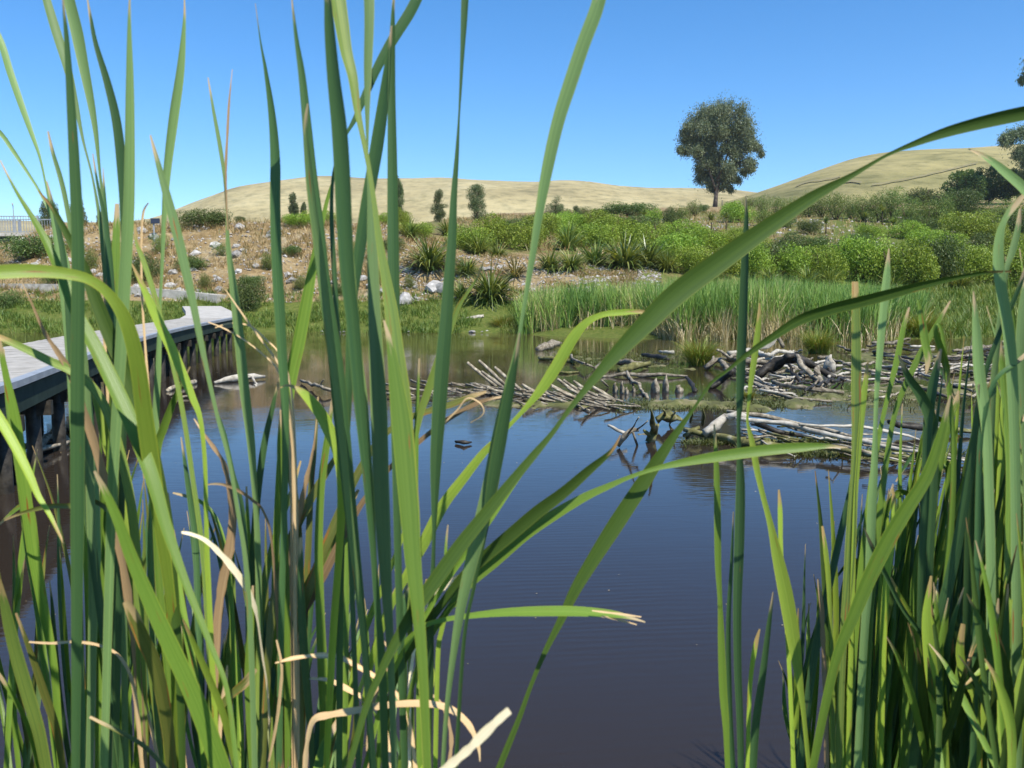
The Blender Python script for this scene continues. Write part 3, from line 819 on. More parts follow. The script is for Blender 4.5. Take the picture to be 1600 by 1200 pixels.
# rows of shrubs: (px, base py, width px, height px, type)
rows = [
 ("front row of bushes above the gravel and reeds", [
  (850, 372, 48, 34, 'bright'), (905, 386, 50, 36, 'bright'), (945, 392, 56, 40, 'bright'), (1008, 398, 60, 44, 'bright'), (1052, 416, 62, 48, 'bright'),
  (1078, 428, 50, 40, 'bright'), (1120, 432, 58, 46, 'bright'), (1150, 428, 50, 44, 'bright'), (1178, 436, 54, 52, 'bright'), (1212, 430, 54, 46, 'dark'),
  (1246, 436, 54, 52, 'bright'), (1282, 440, 56, 50, 'bright'), (1318, 436, 64, 58, 'bright'), (1352, 440, 64, 66, 'bright'), (1390, 446, 62, 60, 'bright'),
  (1424, 450, 64, 66, 'bright'), (1466, 446, 64, 70, 'dark'), (1506, 444, 60, 60, 'bright'), (1548, 444, 66, 56, 'bright'), (1590, 446, 60, 60, 'bright')]),
 ("second row of bushes behind the flax", [
  (737, 392, 60, 38, 'bright'), (772, 384, 60, 44, 'bright'), (820, 390, 54, 38, 'bright'), (650, 372, 40, 22, 'bright'), (868, 364, 40, 30, 'bright'), (900, 360, 48, 26, 'bright'), (932, 362, 50, 30, 'bright'),
  (966, 372, 54, 32, 'bright'), (1000, 372, 54, 32, 'dark'), (1032, 380, 50, 30, 'bright'), (1068, 384, 56, 36, 'bright'), (1105, 392, 50, 34, 'bright'),
  (1142, 392, 44, 30, 'bright'), (1180, 398, 44, 28, 'bright'), (1232, 398, 48, 30, 'dark'), (1276, 402, 44, 30, 'dark'), (1448, 392, 52, 30, 'bright'),
  (1482, 398, 50, 32, 'bright'), (1528, 404, 60, 36, 'dark'), (1574, 402, 50, 34, 'bright')]),
 ("scattered row of bushes halfway up the slope", [
  (1018, 350, 26, 22, 'bright'), (1048, 356, 26, 28, 'dark'), (1152, 348, 44, 30, 'bright'), (1155, 376, 30, 20, 'bright'), (1196, 354, 34, 26, 'feather'),
  (1226, 356, 30, 20, 'dark'), (1264, 366, 30, 20, 'dark'), (1340, 384, 34, 18, 'dark'), (1358, 372, 34, 20, 'bright'), (1418, 372, 50, 24, 'bright'), (1440, 366, 44, 24, 'dark'),
  (1512, 372, 62, 40, 'bright'), (1550, 376, 40, 26, 'bright'), (1588, 370, 46, 36, 'dark')]),
 ("row of dark feathery bushes under the hill", [
  (1192, 334, 26, 26, 'feather'), (1216, 338, 28, 26, 'feather'), (1240, 336, 28, 26, 'feather'), (1262, 340, 30, 34, 'feather'), (1284, 340, 30, 32, 'feather'), (1306, 344, 32, 36, 'feather'),
  (1328, 342, 30, 34, 'feather'), (1350, 346, 34, 38, 'feather'), (1374, 348, 34, 42, 'feather'), (1396, 348, 36, 46, 'feather'), (1420, 352, 36, 42, 'feather'), (1446, 356, 38, 42, 'feather'),
  (1468, 356, 38, 48, 'feather'), (1502, 352, 44, 50, 'dark'), (1538, 352, 36, 34, 'feather'), (1576, 350, 46, 36, 'feather')]),
 ("top row of small bushes along the skyline of the bank", [
  (800, 362, 34, 20, 'dark'), (828, 356, 26, 20, 'dark'), (886, 342, 20, 14, 'feather'), (912, 342, 24, 16, 'feather'), (940, 340, 24, 14, 'dark'), (1062, 344, 26, 22, 'feather'),
  (1085, 338, 24, 22, 'feather'), (1098, 332, 14, 12, 'dark'), (1170, 328, 22, 18, 'feather'), (1140, 330, 20, 16, 'feather'),
  (600, 352, 28, 18, 'bright'), (626, 356, 30, 28, 'bright'), (500, 350, 44, 20, 'bright'), (466, 352, 40, 18, 'bright'), (376, 348, 14, 10, 'dark')]),
]
grp_i = 0
looks = {'bright': "bright green rounded", 'dark': "dark green", 'feather': "dark upright feathery"}
for ri, (rname, items) in enumerate(rows):
    items = sorted(items)
    for i, (px, py, wp, hp, kd) in enumerate(items):
        v = hit(px, py)
        if ri == 4 and v.y > 130: v = P(px, py, 120 if px > 1000 else 75)
        wd = wp / F * v.y; ht = hp / F * v.y * 1.02
        half = "left" if i < len(items) / 2 else "right"
        j = i if half == "left" else len(items) - 1 - i
        lab = "%s bush, %s from the %s in the %s" % (looks[kd], ordinal(j), half, rname)
        lab = " ".join(lab.split()[:16])
        g_ = (1.75, .92) if kd == 'feather' else (1.22, 1.38)
        shrub(kd, i + ri, (v.x, v.y, v.z - .05), wd * g_[0], ht * g_[1], lab, rname)
# lone shrubs elsewhere
for px, py, wp, hp, kd, lab, Y in (
  (320, 352, 66, 32, 'dark', "broad dark green bush on the bank crest at the foot of the left hill", None),
  (385, 486, 46, 62, 'dark', "dull brown green bush at the end of the boardwalk", None),
  (226, 440, 46, 50, 'dark', "grey brown shrub on the stony bank above the pale path", None),
  (55, 402, 72, 46, 'dark', "wide dull olive shrub below the railed bridge", None),
  (6, 480, 44, 36, 'dark', "dark green bush at the left edge of the frame above the shore grass", None),
  (982, 336, 66, 24, 'dark', "wide blue green bush on the bank skyline left of the lone gum tree", 92),
  (1445, 322, 60, 34, 'dark', "low dark bush at the left foot of the dense trees on the right", 138)):
    v = hit(px, py) if Y is None else P(px, py, Y)
    shrub(kd, random.randrange(4), (v.x, v.y, v.z - .1), wp / F * v.y * 1.1, hp / F * v.y * 1.1, lab, None)

scr = [(250, 398, 40, 22), (300, 420, 46, 24), (345, 402, 34, 16), (420, 420, 40, 22), (455, 398, 34, 18), (500, 430, 42, 24), (560, 410, 38, 20), (590, 440, 44, 26), (640, 452, 30, 16),
       (140, 420, 44, 26), (100, 398, 36, 20), (90, 440, 46, 22), (180, 388, 34, 16), (395, 448, 34, 20), (530, 462, 34, 18), (470, 452, 40, 22), (320, 450, 34, 18), (610, 395, 40, 26), (276, 366, 30, 12), (430, 372, 30, 12)]
where = ["topmost on the left", "in the middle", "low near the path", "beside the pale stones"]
for i, (px, py, wp, hp) in enumerate(sorted(scr)):
    v = hit(px, py)
    shrub('feather' if i % 3 else 'dark', i, (v.x, v.y, v.z - .1), wp / F * v.y, hp / F * v.y * 1.2, "low dull olive scrub bush, %s from the left on the stony left bank" % ordinal(i), "scrub bushes on the stony left bank")
# cabbage trees: thin trunk and a spiky head
def cabbage(px, py, hp, lab):
    v = hit(px, py); ht = hp / F * v.y
    root = empty("cabbage_tree", v)
    MB().tube([(0, 0, -.1), (.02, 0, ht * .3), (0, 0, ht * .62)], [.07, .05, .045], 7).build("trunk", M_TWIG, root, True)
    n = 130; az = RG.random(n) * 6.28
    B = np.tile(np.array([[0, 0, ht * .6]]), (n, 1))
    V, Q, R = blades_np(B, RG.uniform(.3, .5, n) * ht, np.full(n, .05), np.abs(RG.normal(.6, .5, n)), az, RG.uniform(.2, 1.6, n), 4, rnd=RG.random(n))
    link("leaves", mesh_np("leaves", V, Q, F_FLAX, attrs={"r": R}), root)
    tag(root, lab, "cabbage tree", "young cabbage trees on the slope")
for a in ((1111, 366, 34, "young cabbage tree with bright leaf skirt below the lone gum tree"),
          (1134, 362, 30, "darker young cabbage tree on the bare ground right of the bright one"),
          (1378, 352, 34, "spiky pale cabbage tree in front of the dark feathery bushes"),
          (1352, 356, 26, "stubby cabbage tree left of the pale spiky one"),
          (1290, 366, 28, "small cabbage tree at the left end of the bare strip on the slope"),
          (1395, 366, 28, "small cabbage tree just right of and below the pale spiky one"),
          (1006, 352, 26, "cabbage tree left of the slope's bare patch, near the skyline")):
    cabbage(*a)

# ------------------------------------------------------------------ trees
def poplar(px, py, wp, hp, Y, lab, narrow=1.0, grp="slim trees in front of the far hill"):
    v = P(px, py, Y); top = P(px, py - hp, Y).z
    v.z = min(v.z, H(v.x, Y))
    ht = top - v.z; wd = wp / F * Y / 2 * 1.12; ht *= 1.04
    root = empty("poplar_tree", v)
    mb = MB(); mb.tube([(0, 0, -.4), (.05, 0, ht * .3), (0, .05, ht * .85)], [ht * .022, ht * .016, ht * .004], 7)
    for i in range(12):
        a = i * 2.4; z = ht * (.12 + .055 * i)
        mb.tube([(0, 0, z), (math.cos(a) * wd * .5, math.sin(a) * wd * .5, z + ht * .10), (math.cos(a) * wd * .7, math.sin(a) * wd * .7, z + ht * .2)], [ht * .008, ht * .005, ht * .002], 5)
    mb.build("trunk", M_TWIG, root, True)
    lobes = []
    for i in range(34):
        u = random.random(); env = math.sin(math.pi * min(1, .10 + .86 * u)) ** .7
        a = random.random() * 6.28; q = wd * env * random.uniform(.1, .95)
        lobes.append(((math.cos(a) * q, math.sin(a) * q, ht * (.12 + .82 * u)), (wd * random.uniform(.25, .5), wd * random.uniform(.25, .5), ht * random.uniform(.06, .12))))
    V, Q, R = crown_np(14000, lobes, ht * .020, 1.8, shell=.2)
    link("crown", mesh_np("crown", V, Q, F_POPL, attrs={"r": R}, smooth=False), root)
    tag(root, lab, "tree", grp)
poplar(745, 352, 34, 62, 75, "densest oval tree in front of the hill, right of the tall diagonal leaf")
poplar(686, 352, 24, 54, 75, "slim oval tree just left of the densest oval tree")
poplar(868, 360, 26, 52, 72, "thin pale oval tree right of the blade that leans over the far hill")
poplar(458, 344, 16, 40, 110, "small pointed poplar at the foot of the left hill")
poplar(475, 344, 9, 26, 110, "smallest poplar, beside the pointed one under the left hill")
poplar(900, 342, 14, 20, 80, "tiny round headed tree on the bank skyline, right of the thin pale oval tree")
poplar(622, 356, 18, 76, 74, "slim tree mostly hidden by the dark cluster of tall leaves")
poplar(76, 350, 30, 36, 120, "hazy dark tree behind the railed bridge on the left")
poplar(122, 350, 26, 34, 120, "hazy dark tree behind the widest upright leaf on the left")
poplar(160, 348, 22, 16, 120, "low hazy tree right of the widest upright leaf on the left")

def gum(px, py, Y, scale, lab, limbs, clumps, trunk_r, name="gum_tree", ppx=None):
    root = empty(name, P(px, py, Y))
    k = Y / F * scale
    def L(x, y, dy=0.0): return Vector(((x - px) * k, dy * k, (py - y) * k))
    mb = MB()
    for pts_, r0 in limbs:
        pp = [L(*p) for p in pts_]
        rr = [max(.03, trunk_r * r0 * (1 - .8 * i / (len(pp) - 1))) for i in range(len(pp))]
        mb.tube(pp, rr, 7, rough=.3)
    # twigs from limbs to clumps
    ends = [L(*p) for pts_, r0 in limbs for p in pts_[1:]]
    for c in clumps:
        cc = L(c[0], c[1], c[3] if len(c) > 3 else 0)
        e = min(ends, key=lambda q: (q - cc).length + max(0, q.z - cc.z) * 2)
        mid = (e + cc) / 2 + Vector((0, 0, k * 2))
        mb.tube([e, mid, cc], [trunk_r * .13, trunk_r * .08, trunk_r * .03], 5)
    mb.build("trunk", M_BARK, root, True)
    parts = []
    for c in clumps:
        cc = L(c[0], c[1], c[3] if len(c) > 3 else 0); r = c[2] * k
        for s in range(int(7 + c[2] * .5)):
            d = Vector((RG.normal(), RG.normal(), RG.normal())).normalized() * r * random.uniform(.3, 1.15)
            d.z *= .8
            n = 105; sr = r * .62
            wide = np.where(RG.random(n) < .22, 1.9, 1.0)[:, None]
            p = np.array(cc + d)[None] + RG.normal(size=(n, 3)) * np.array([sr * .85, sr * .85, sr]) * .6 * wide
            p[:, 2] -= np.abs(RG.normal(0, sr * .5, n))
            parts.append(leaves_np(p, np.full(n, .34), 3.0, droop=1.3, rnd=np.clip(RG.normal(.45, .25, n), 0, 1)))
    V, Q, R = merge(parts)
    link("crown", mesh_np("crown", V, Q, F_GUM, attrs={"r": R}, smooth=False), root)
    return tag(root, lab, "tree", None)
rd = random.Random(5)
tl = [([(1117, 326), (1118, 312), (1119, 298), (1121, 284, 1), (1123, 262, 2), (1127, 236, 3), (1131, 205, 2)], 1.0),
      ([(1119, 300), (1112, 284, -3), (1104, 262, -6), (1095, 240, -8), (1086, 215, -8), (1082, 196, -6)], .55),
      ([(1119, 294), (1128, 280, 3), (1136, 262, 6), (1144, 240, 8), (1150, 215, 6), (1150, 190, 3)], .5),
      ([(1120, 286), (1117, 262, 8), (1113, 238, 14), (1110, 206, 14), (1108, 184, 8)], .5),
      ([(1130, 278), (1144, 262, -4), (1160, 245, -6), (1172, 236, -6), (1180, 232, -5)], .32),
      ([(1106, 266), (1092, 250, 3), (1078, 240, 4), (1066, 234, 3)], .3),
      ([(1121, 280), (1128, 258, -8), (1136, 234, -14), (1140, 205, -12), (1142, 184, -6)], .45),
      ([(1095, 240, -8), (1082, 224, -5), (1070, 212, -2)], .25)]
cl = []
for x, y, r in ((1085, 186, 13), (1098, 176, 14), (1114, 170, 14), (1130, 170, 15), (1146, 176, 15), (1158, 190, 14), (1165, 206, 12), (1076, 200, 10), (1067, 210, 8),
                (1110, 186, 14), (1134, 188, 14), (1148, 204, 12), (1092, 200, 10), (1128, 204, 10), (1066, 234, 8), (1078, 232, 9), (1090, 236, 8), (1060, 236, 5), (1172, 222, 10),
                (1180, 230, 8), (1186, 240, 5), (1162, 228, 10), (1100, 250, 11), (1112, 244, 10), (1126, 232, 10), (1140, 238, 11), (1150, 250, 10), (1166, 254, 9), (1172, 264, 6), (1160, 268, 7),
                (1092, 262, 7), (1104, 270, 9), (1114, 262, 10), (1130, 260, 11), (1144, 268, 9), (1148, 280, 7), (1108, 284, 8), (1116, 292, 7), (1130, 286, 8), (1142, 292, 6), (1098, 214, 11), (1102, 230, 12), (1112, 220, 13), (1118, 206, 12), (1086, 222, 9), (1138, 222, 12), (1150, 228, 10), (1120, 276, 9), (1132, 274, 9), (1082, 214, 9)):
    cl.append((x, y, r * .84, rd.uniform(-26, 26) * (r / 15)))
    if r > 8: cl.append((x + rd.uniform(-6, 6), y + rd.uniform(0, 12), r * .85, rd.uniform(-40, 40)))
gum(1117, 326, 150, .98, "tall lone gum tree with dark open crown standing above the slope", tl, cl, .42)
# gum at the right edge, mostly outside the frame
tl2 = [([(1672, 330), (1668, 300), (1660, 262, 2), (1650, 220, 3), (1644, 170, 2), (1648, 120), (1656, 70)], 1.0),
       ([(1662, 268), (1636, 244, 3), (1608, 226, 4), (1580, 215, 3)], .4), ([(1644, 170), (1628, 140, -3), (1606, 118, -4)], .4),
       ([(1655, 240), (1630, 250, -8), (1600, 244, -9)], .35), ([(1648, 180), (1680, 140, 5), (1710, 110, 4)], .5), ([(1660, 250), (1700, 220, 3), (1740, 190)], .5)]
cl2 = [(1580, 214, 10), (1568, 218, 8), (1558, 222, 5), (1590, 210, 8), (1598, 236, 12), (1610, 226, 10), (1588, 240, 9), (1606, 252, 12), (1620, 240, 14), (1604, 108, 9), (1594, 120, 9), (1590, 132, 5), (1612, 116, 10),
       (1600, 98, 6), (1625, 100, 14), (1640, 80, 18), (1660, 60, 20), (1680, 80, 20), (1700, 105, 22), (1655, 100, 18), (1720, 180, 20), (1740, 190, 18), (1690, 150, 18), (1640, 150, 12), (1650, 205, 14), (1630, 215, 12)]
gum(1672, 330, 130, 1.0, "gum tree at the right edge of the frame, only its left branches showing", tl2, [(a, b, c, rd.uniform(-12, 12)) for a, b, c in cl2], .6)
# dense dark trees on the right
def denser(px, py, wp, hp, Y, lab, n=9000):
    v = P(px, py, Y)
    ht = hp / F * Y; wd = wp / F * Y / 2
    root = empty("broadleaf_tree", v)
    mb = MB(); mb.tube([(0, 0, -.5), (0, 0, ht * .35), (.1, 0, ht * .7)], [ht * .03, ht * .025, ht * .01], 7)
    for i in range(8):
        a = i * 2.4
        mb.tube([(0, 0, ht * .2), (math.cos(a) * wd * .4, math.sin(a) * wd * .4, ht * .45), (math.cos(a) * wd * .7, math.sin(a) * wd * .7, ht * .62)], [ht * .014, ht * .01, ht * .003], 5)
    mb.build("trunk", M_TWIG, root, True)
    lobes = []
    for i in range(40):
        a = random.random() * 6.28; u = random.random() ** .8; q = wd * random.random() ** .5 * .8
        z = ht * (.12 + .74 * u * (1 - (q / wd) ** 2 * .5)); rr = random.uniform(.14, .24)
        lobes.append(((math.cos(a) * q, math.sin(a) * q, z), (wd * rr, wd * rr, ht * rr * .6)))
    V, Q, R = crown_np(n, lobes, .30, 1.8, shell=.5)
    link("crown", mesh_np("crown", V, Q, F_SHRUBD, attrs={"r": R}, smooth=False), root)
    tag(root, lab, "tree", "dense dark trees under the right hillside")
denser(1508, 316, 70, 52, 135, "left of the dense dark trees under the right hillside")
denser(1545, 316, 70, 64, 140, "tallest dense dark tree under the right hillside, in the middle of the group")
denser(1590, 318, 66, 58, 137, "dense dark tree below the gum branches at the right edge")

# fence posts by the gum tree
for i, (px, lab) in enumerate(((1128, "thin fence post just right of the gum tree trunk"), (1148, "lone fence post midway between gum tree and tall reed"),
                               (1165, "left fence post of the pair near the tip of the tall single reed"), (1176, "right fence post of the pair near the tip of the tall single reed"))):
    v = P(px, 328, 130); v.z = H(v.x, 130)
    root = empty("fence_post", v)
    hh = P(px, 313, 130).z - v.z
    MB().tube([(0, 0, -.3), (0, 0, hh * .5), (.02, 0, hh)], [.09, .085, .08], 7).build("post", M_WOOD, root)
    MB().tube([(0, 0, hh - .001), (0, 0, hh + .04)], [.095, .05], 7).build("cap", M_WOOD, root)
    tag(root, lab, "fence post", "fence posts beside the gum tree")

# ------------------------------------------------------------------ boardwalk
def build_boardwalk():
    root = empty("boardwalk", (-6.0, 12.5, 0))
    root_l = Vector((-6.0, 12.5, 0))
    ctr = [(-3.3, 1.5), (-3.75, 4), (-4.3, 6.3), (-4.95, 8.6), (-5.6, 11), (-6.15, 13.4), (-6.65, 16), (-7.2, 19.2), (-7.72, 22.6)]
    zd = .82
    def off(i, s):
        a = Vector(ctr[max(i - 1, 0)]); b = Vector(ctr[min(i + 1, len(ctr) - 1)])
        t = (b - a).normalized(); nrm = Vector((t.y, -t.x))
        return Vector(ctr[i]) + nrm * s
    import bisect
    def sample(u):
        u = max(0, min(len(ctr) - 1.0001, u)); i = int(u); f = u - i
        p = Vector(ctr[i]).lerp(Vector(ctr[i + 1]), f)
        t = (Vector(ctr[i + 1]) - Vector(ctr[i])).normalized()
        if i + 2 < len(ctr):
            t2 = (Vector(ctr[i + 2]) - Vector(ctr[i + 1])).normalized(); t = t.lerp(t2, f * .5).normalized()
        return p, t
    # deck planks: one part
    mb = MB(); us = []
    u = 0.0
    while u < len(ctr) - 1:
        p, t = sample(u); a = math.atan2(t.y, t.x)
        seglen = (Vector(ctr[min(int(u) + 1, len(ctr) - 1)]) - Vector(ctr[int(u)])).length
        mb.box((p.x - root_l.x, p.y - root_l.y, zd - .02 + random.uniform(-.002, .002)), (.136, 1.32, .036), a)
        u += .15 / seglen
    mb.build("deck", M_DECK, root)
    for s, nm in ((.65, "fascia"), (-.65, "fascia"), (.3, "joist"), (-.3, "joist")):
        mb = MB()
        for i in range(len(ctr) - 1):
            a, b = off(i, s), off(i + 1, s)
            mid = (a + b) / 2; L = (b - a).length; ang = math.atan2((b - a).y, (b - a).x)
            mb.box((mid.x - root_l.x, mid.y - root_l.y, zd - .13), (L, .05, .18), ang)
        mb.build(nm, M_DARKG, root)
    for s in (.62,):
        mb = MB()
        for i in range(len(ctr) - 1):
            a, b = off(i, s + .045), off(i + 1, s + .045)
            mid = (a + b) / 2; L = (b - a).length; ang = math.atan2((b - a).y, (b - a).x)
            mb.box((mid.x - root_l.x, mid.y - root_l.y, zd + .005), (L, .09, .05), ang)
        mb.build("kerb_rail", M_METAL, root)
    d = .3
    tot = 0; k = 0
    U = .1
    while U < len(ctr) - 1:
        p, t = sample(U); nrm = Vector((t.y, -t.x))
        for s in (-.55, .55):
            q = p + nrm * s
            mb = MB(); mb.tube([(q.x - root_l.x, q.y - root_l.y, -.7), (q.x - root_l.x, q.y - root_l.y, zd - .045)], [.065, .06], 8)
            mb.build("post", M_WOODD, root, True)
        q1, q2 = p + nrm * .57, p - nrm * .57
        m2 = (q1 + q2) / 2
        mb = MB(); mb.box((m2.x - root_l.x, m2.y - root_l.y, zd - .30), (.09, 1.4, .12), math.atan2(t.y, t.x)); mb.build("cross_beam", M_WOODD, root)
        seglen = (Vector(ctr[min(int(U) + 1, len(ctr) - 1)]) - Vector(ctr[int(U)])).length
        U += .95 / seglen
    tag(root, "low pale decked boardwalk on dark posts curving over the pond to the bank", "boardwalk")
build_boardwalk()
# pale landing ramp from the boardwalk to the bank, and the path along the foot of the bank
def strip_mesh(name, cl_pts, wdt, th, mat, lab):
    V = []; 
    for i, (x, y, z) in enumerate(cl_pts):
        a = Vector(cl_pts[max(i - 1, 0)]); b = Vector(cl_pts[min(i + 1, len(cl_pts) - 1)]); t = (b - a); t.z = 0; t.normalize()
        n = Vector((t.y, -t.x, 0))
        for s, dz in ((-1, -th), (-1, 0), (1, 0), (1, -th)):
            V.append(tuple(Vector((x, y, z)) + n * s * wdt / 2 + Vector((0, 0, dz))))
    f = []
    for i in range(len(cl_pts) - 1):
        a = i * 4
        for j in range(4): f.append((a + j, a + (j + 1) % 4, a + 4 + (j + 1) % 4, a + 4 + j))
    me = bpy.data.meshes.new(name); me.from_pydata(V, [], f + [(3, 2, 1, 0), tuple(len(V) - 4 + k for k in range(4))]); me.materials.append(mat)
    return tag(link(name, me), lab, kind="structure")
strip_mesh("landing", [(-7.76, 22.70, .82), (-8.45, 25, .84), (-9.55, 28, .88), (-11.5, 33, .95)], 1.35, .14, M_CONC, "pale concrete landing at the end of the boardwalk")
pp = []
for px, Y in ((-260, 38.6), (-100, 38.4), (40, 38.2), (140, 37.9), (230, 37.6), (300, 37.2), (352, 36.8)):
    x = (px - 800) / F * Y; pp.append((x, Y, max(base_h(x, Y) + .14, .3)))
strip_mesh("path", pp, 1.0, .5, M_PATH, "pale gravel path along the foot of the stony bank")

# railed bridge far left
def build_bridge():
    Y = 54
    a = P(-420, 374, Y); b = P(78, 374, Y)
    z = P(40, 369, Y).z
    cx = (a.x + b.x) / 2; L = b.x - a.x
    root = empty("railed_bridge", (cx, Y, z))
    MB().box((0, 0, -.25), (L, 2.4, .34)).build("deck", M_DARKG, root)
    MB().box((0, -1.24, .02), (L, .10, .20)).build("kerb", M_CONC, root)
    for sy in (-1.2, 1.2):
        MB().box((0, sy, 1.08), (L, .06, .05)).build("handrail", M_METAL, root)
        MB().box((0, sy, .18), (L, .04, .04)).build("bottom_rail", M_METAL, root)
        mb = MB()
        n = int(L / .16)
        for i in range(n): mb.box((-L / 2 + (i + .5) * L / n, sy, .63), (.022, .022, .86))
        mb.build("railing_bars", M_METAL, root)
        for i in range(9):
            MB().box((-L / 2 + .05 + i * (L - .1) / 8, sy, .56), (.07, .075, 1.06)).build("post", M_METAL, root)
    for x in (L / 2 - .6, 0): MB().box((x, 0, -2.6), (.5, 2.0, 4.36)).build("pier", M_CONC, root)
    tag(root, "distant footbridge with grey barred railing at the left edge", "bridge")
build_bridge()
# sign by the crest of the left bank
v = P(241, 372, 43)
root = empty("notice_board", v)
ht = P(241, 346, 43).z - v.z
MB().tube([(0, 0, -.6), (0, 0, ht)], [.04, .04], 8).build("post", M_METAL, root)
MB().box((.1, -.06, ht + .02), (.42, .05, .24)).build("panel", M_SIGN, root)
tag(root, "small dark board on a post on the crest of the stony bank", "sign")
# lamp pole by the bridge
v = P(22, 350, 90)
root = empty("lamp_pole", v); hh = P(22, 322, 90).z - v.z
MB().tube([(0, 0, -1), (0, 0, hh)], [.06, .04], 8).build("pole", M_METAL, root)
MB().tube([(0, 0, hh), (.0, -.1, hh + .15), (.12, -.3, hh + .2)], [.04, .05, .09], 8).build("lamp_head", M_METAL, root)
tag(root, "thin lamp pole rising above the bridge railing far left", "lamp pole")

# ------------------------------------------------------------------ rocks
def rock_mesh(seed, sub=2):
    import bmesh
    bm = bmesh.new(); bmesh.ops.create_icosphere(bm, subdivisions=sub, radius=.5)
    for v in bm.verts:
        p = v.co * 1.0
        f = 1 + .5 * noise.noise(p * 2 + Vector((seed * 3.1, 0, 0))) + .2 * noise.noise(p * 6 + Vector((0, seed, 0)))
        v.co = Vector((v.co.x * f, v.co.y * f * .8, v.co.z * f * .55))
        for ax in (Vector((.6, .3, .74)), Vector((-.7, .2, .68)), Vector((.1, -.8, .6))):
            a = ax.normalized(); dd = v.co.dot(a) - .27
            if dd > 0: v.co -= a * dd * .85
    me = bpy.data.meshes.new("rock"); bm.to_mesh(me); bm.free(); me.materials.append(M_ROCK)
    return me
RK = [rock_mesh(i) for i in range(6)]
def rock(px, py, wp, lab, grp, k=None, zs=1.0, onwater=False, mat=None, name="rock"):
    v = onplane(px, py, .03) if onwater else hit(px, py)
    me = RK[k if k is not None else random.randrange(6)]
    o = link(name, me); o.location = (v.x, v.y, v.z + .02)
    s = wp / F * v.y; o.scale = (s, s * .8, s * zs)
    o.rotation_euler = (random.uniform(-.2, .2), random.uniform(-.2, .2), random.random() * 6.28)
    return tag(o, lab, "rock", grp)
rock(655, 516, 14, "small white rock at the shoreline in the middle", None, 0, .8, True)
rock(752, 513, 28, "flat pale rock at the shore left of the lime green tussock", None, 1, .6, True)
rock(682, 452, 46, "large white angular rock on the bare slope, upper of two", None, 2, 1.0)
rock(693, 462, 32, "grey blue angular rock leaning under the large white one", None, 3, 1.1)
rock(634, 474, 40, "big grey rock at the foot of the bare slope behind the dark leaf cluster", None, 4, 1.3)
rock(765, 425, 26, "pale slab lying in the middle of the bare grey slope", None, 5, .5)
rock(822, 402, 22, "white rock beside the curved white log, touching the pale blade", None, 0, .8)
for i in range(150):
    px = random.uniform(-120, 640); py = random.uniform(358, 466)
    if 500 < px: py = random.uniform(360, 470)
    rock(px, py, random.choice([5, 6, 8, 9, 12, 15, 20, 24]), "pale stone among the many strewn over the dry left bank", "pale stones strewn over the dry bank")
for i in range(36):
    px = random.uniform(600, 840); py = random.uniform(412, 470)
    rock(px, py, random.choice([4, 5, 7, 9, 12]), "small grey stone on the bare slope under the flax", "small grey stones on the bare slope")
for i in range(46):
    px = random.choice([random.uniform(370, 640), random.uniform(700, 830), random.uniform(-60, 340)]); py = random.uniform(512, 519)
    rock(px, py, random.choice([5, 7, 9, 12]), "pale stone at the edge of the water on the far shore", "stones along the far waterline", zs=.7, onwater=True)
# rubble (stuff): small gravel stones
parts_v = []; parts_q = []; off = 0
gv = np.array([(.5, 0, 0), (-.5, 0, 0), (0, .5, 0), (0, -.5, 0), (0, 0, .38), (0, 0, -.38)], float)
gf = np.array([(0, 2, 4), (2, 1, 4), (1, 3, 4), (3, 0, 4), (2, 0, 5), (1, 2, 5), (3, 1, 5), (0, 3, 5)])
gp = np.concatenate([scatter(5200, (-330, 700), (36.5, 47)), scatter(2200, (600, 1030), (36.5, 42)), scatter(1500, (900, 1700), (46, 95))])
n = len(gp); sc = RG.uniform(.04, .15, n) * (gp[:, 1] / 32)
an = RG.random(n) * 6.28
loc = gv[None] * (1 + RG.normal(0, .15, (n, 6, 1))) * sc[:, None, None]
X = loc[..., 0] * np.cos(an)[:, None] - loc[..., 1] * np.sin(an)[:, None]; Y_ = loc[..., 0] * np.sin(an)[:, None] + loc[..., 1] * np.cos(an)[:, None]
V = np.stack([X, Y_, loc[..., 2]], -1) + gp[:, None]
Q = (gf[None] + (np.arange(n) * 6)[:, None, None]).reshape(-1, 3)
M_GRAV = foliage("gravel_stone", [(0, (.20, .17, .14)), (.6, (.32, .29, .24)), (1, (.48, .46, .42))], rough=.9, trans=0, spec=.1, obvar=0)
tag(link("gravel", mesh_np("gravel", V.reshape(-1, 3), Q, M_GRAV, attrs={"r": np.repeat(RG.random(n), 6)}, smooth=False)), "loose gravel over the dry bank", "gravel", kind="stuff")

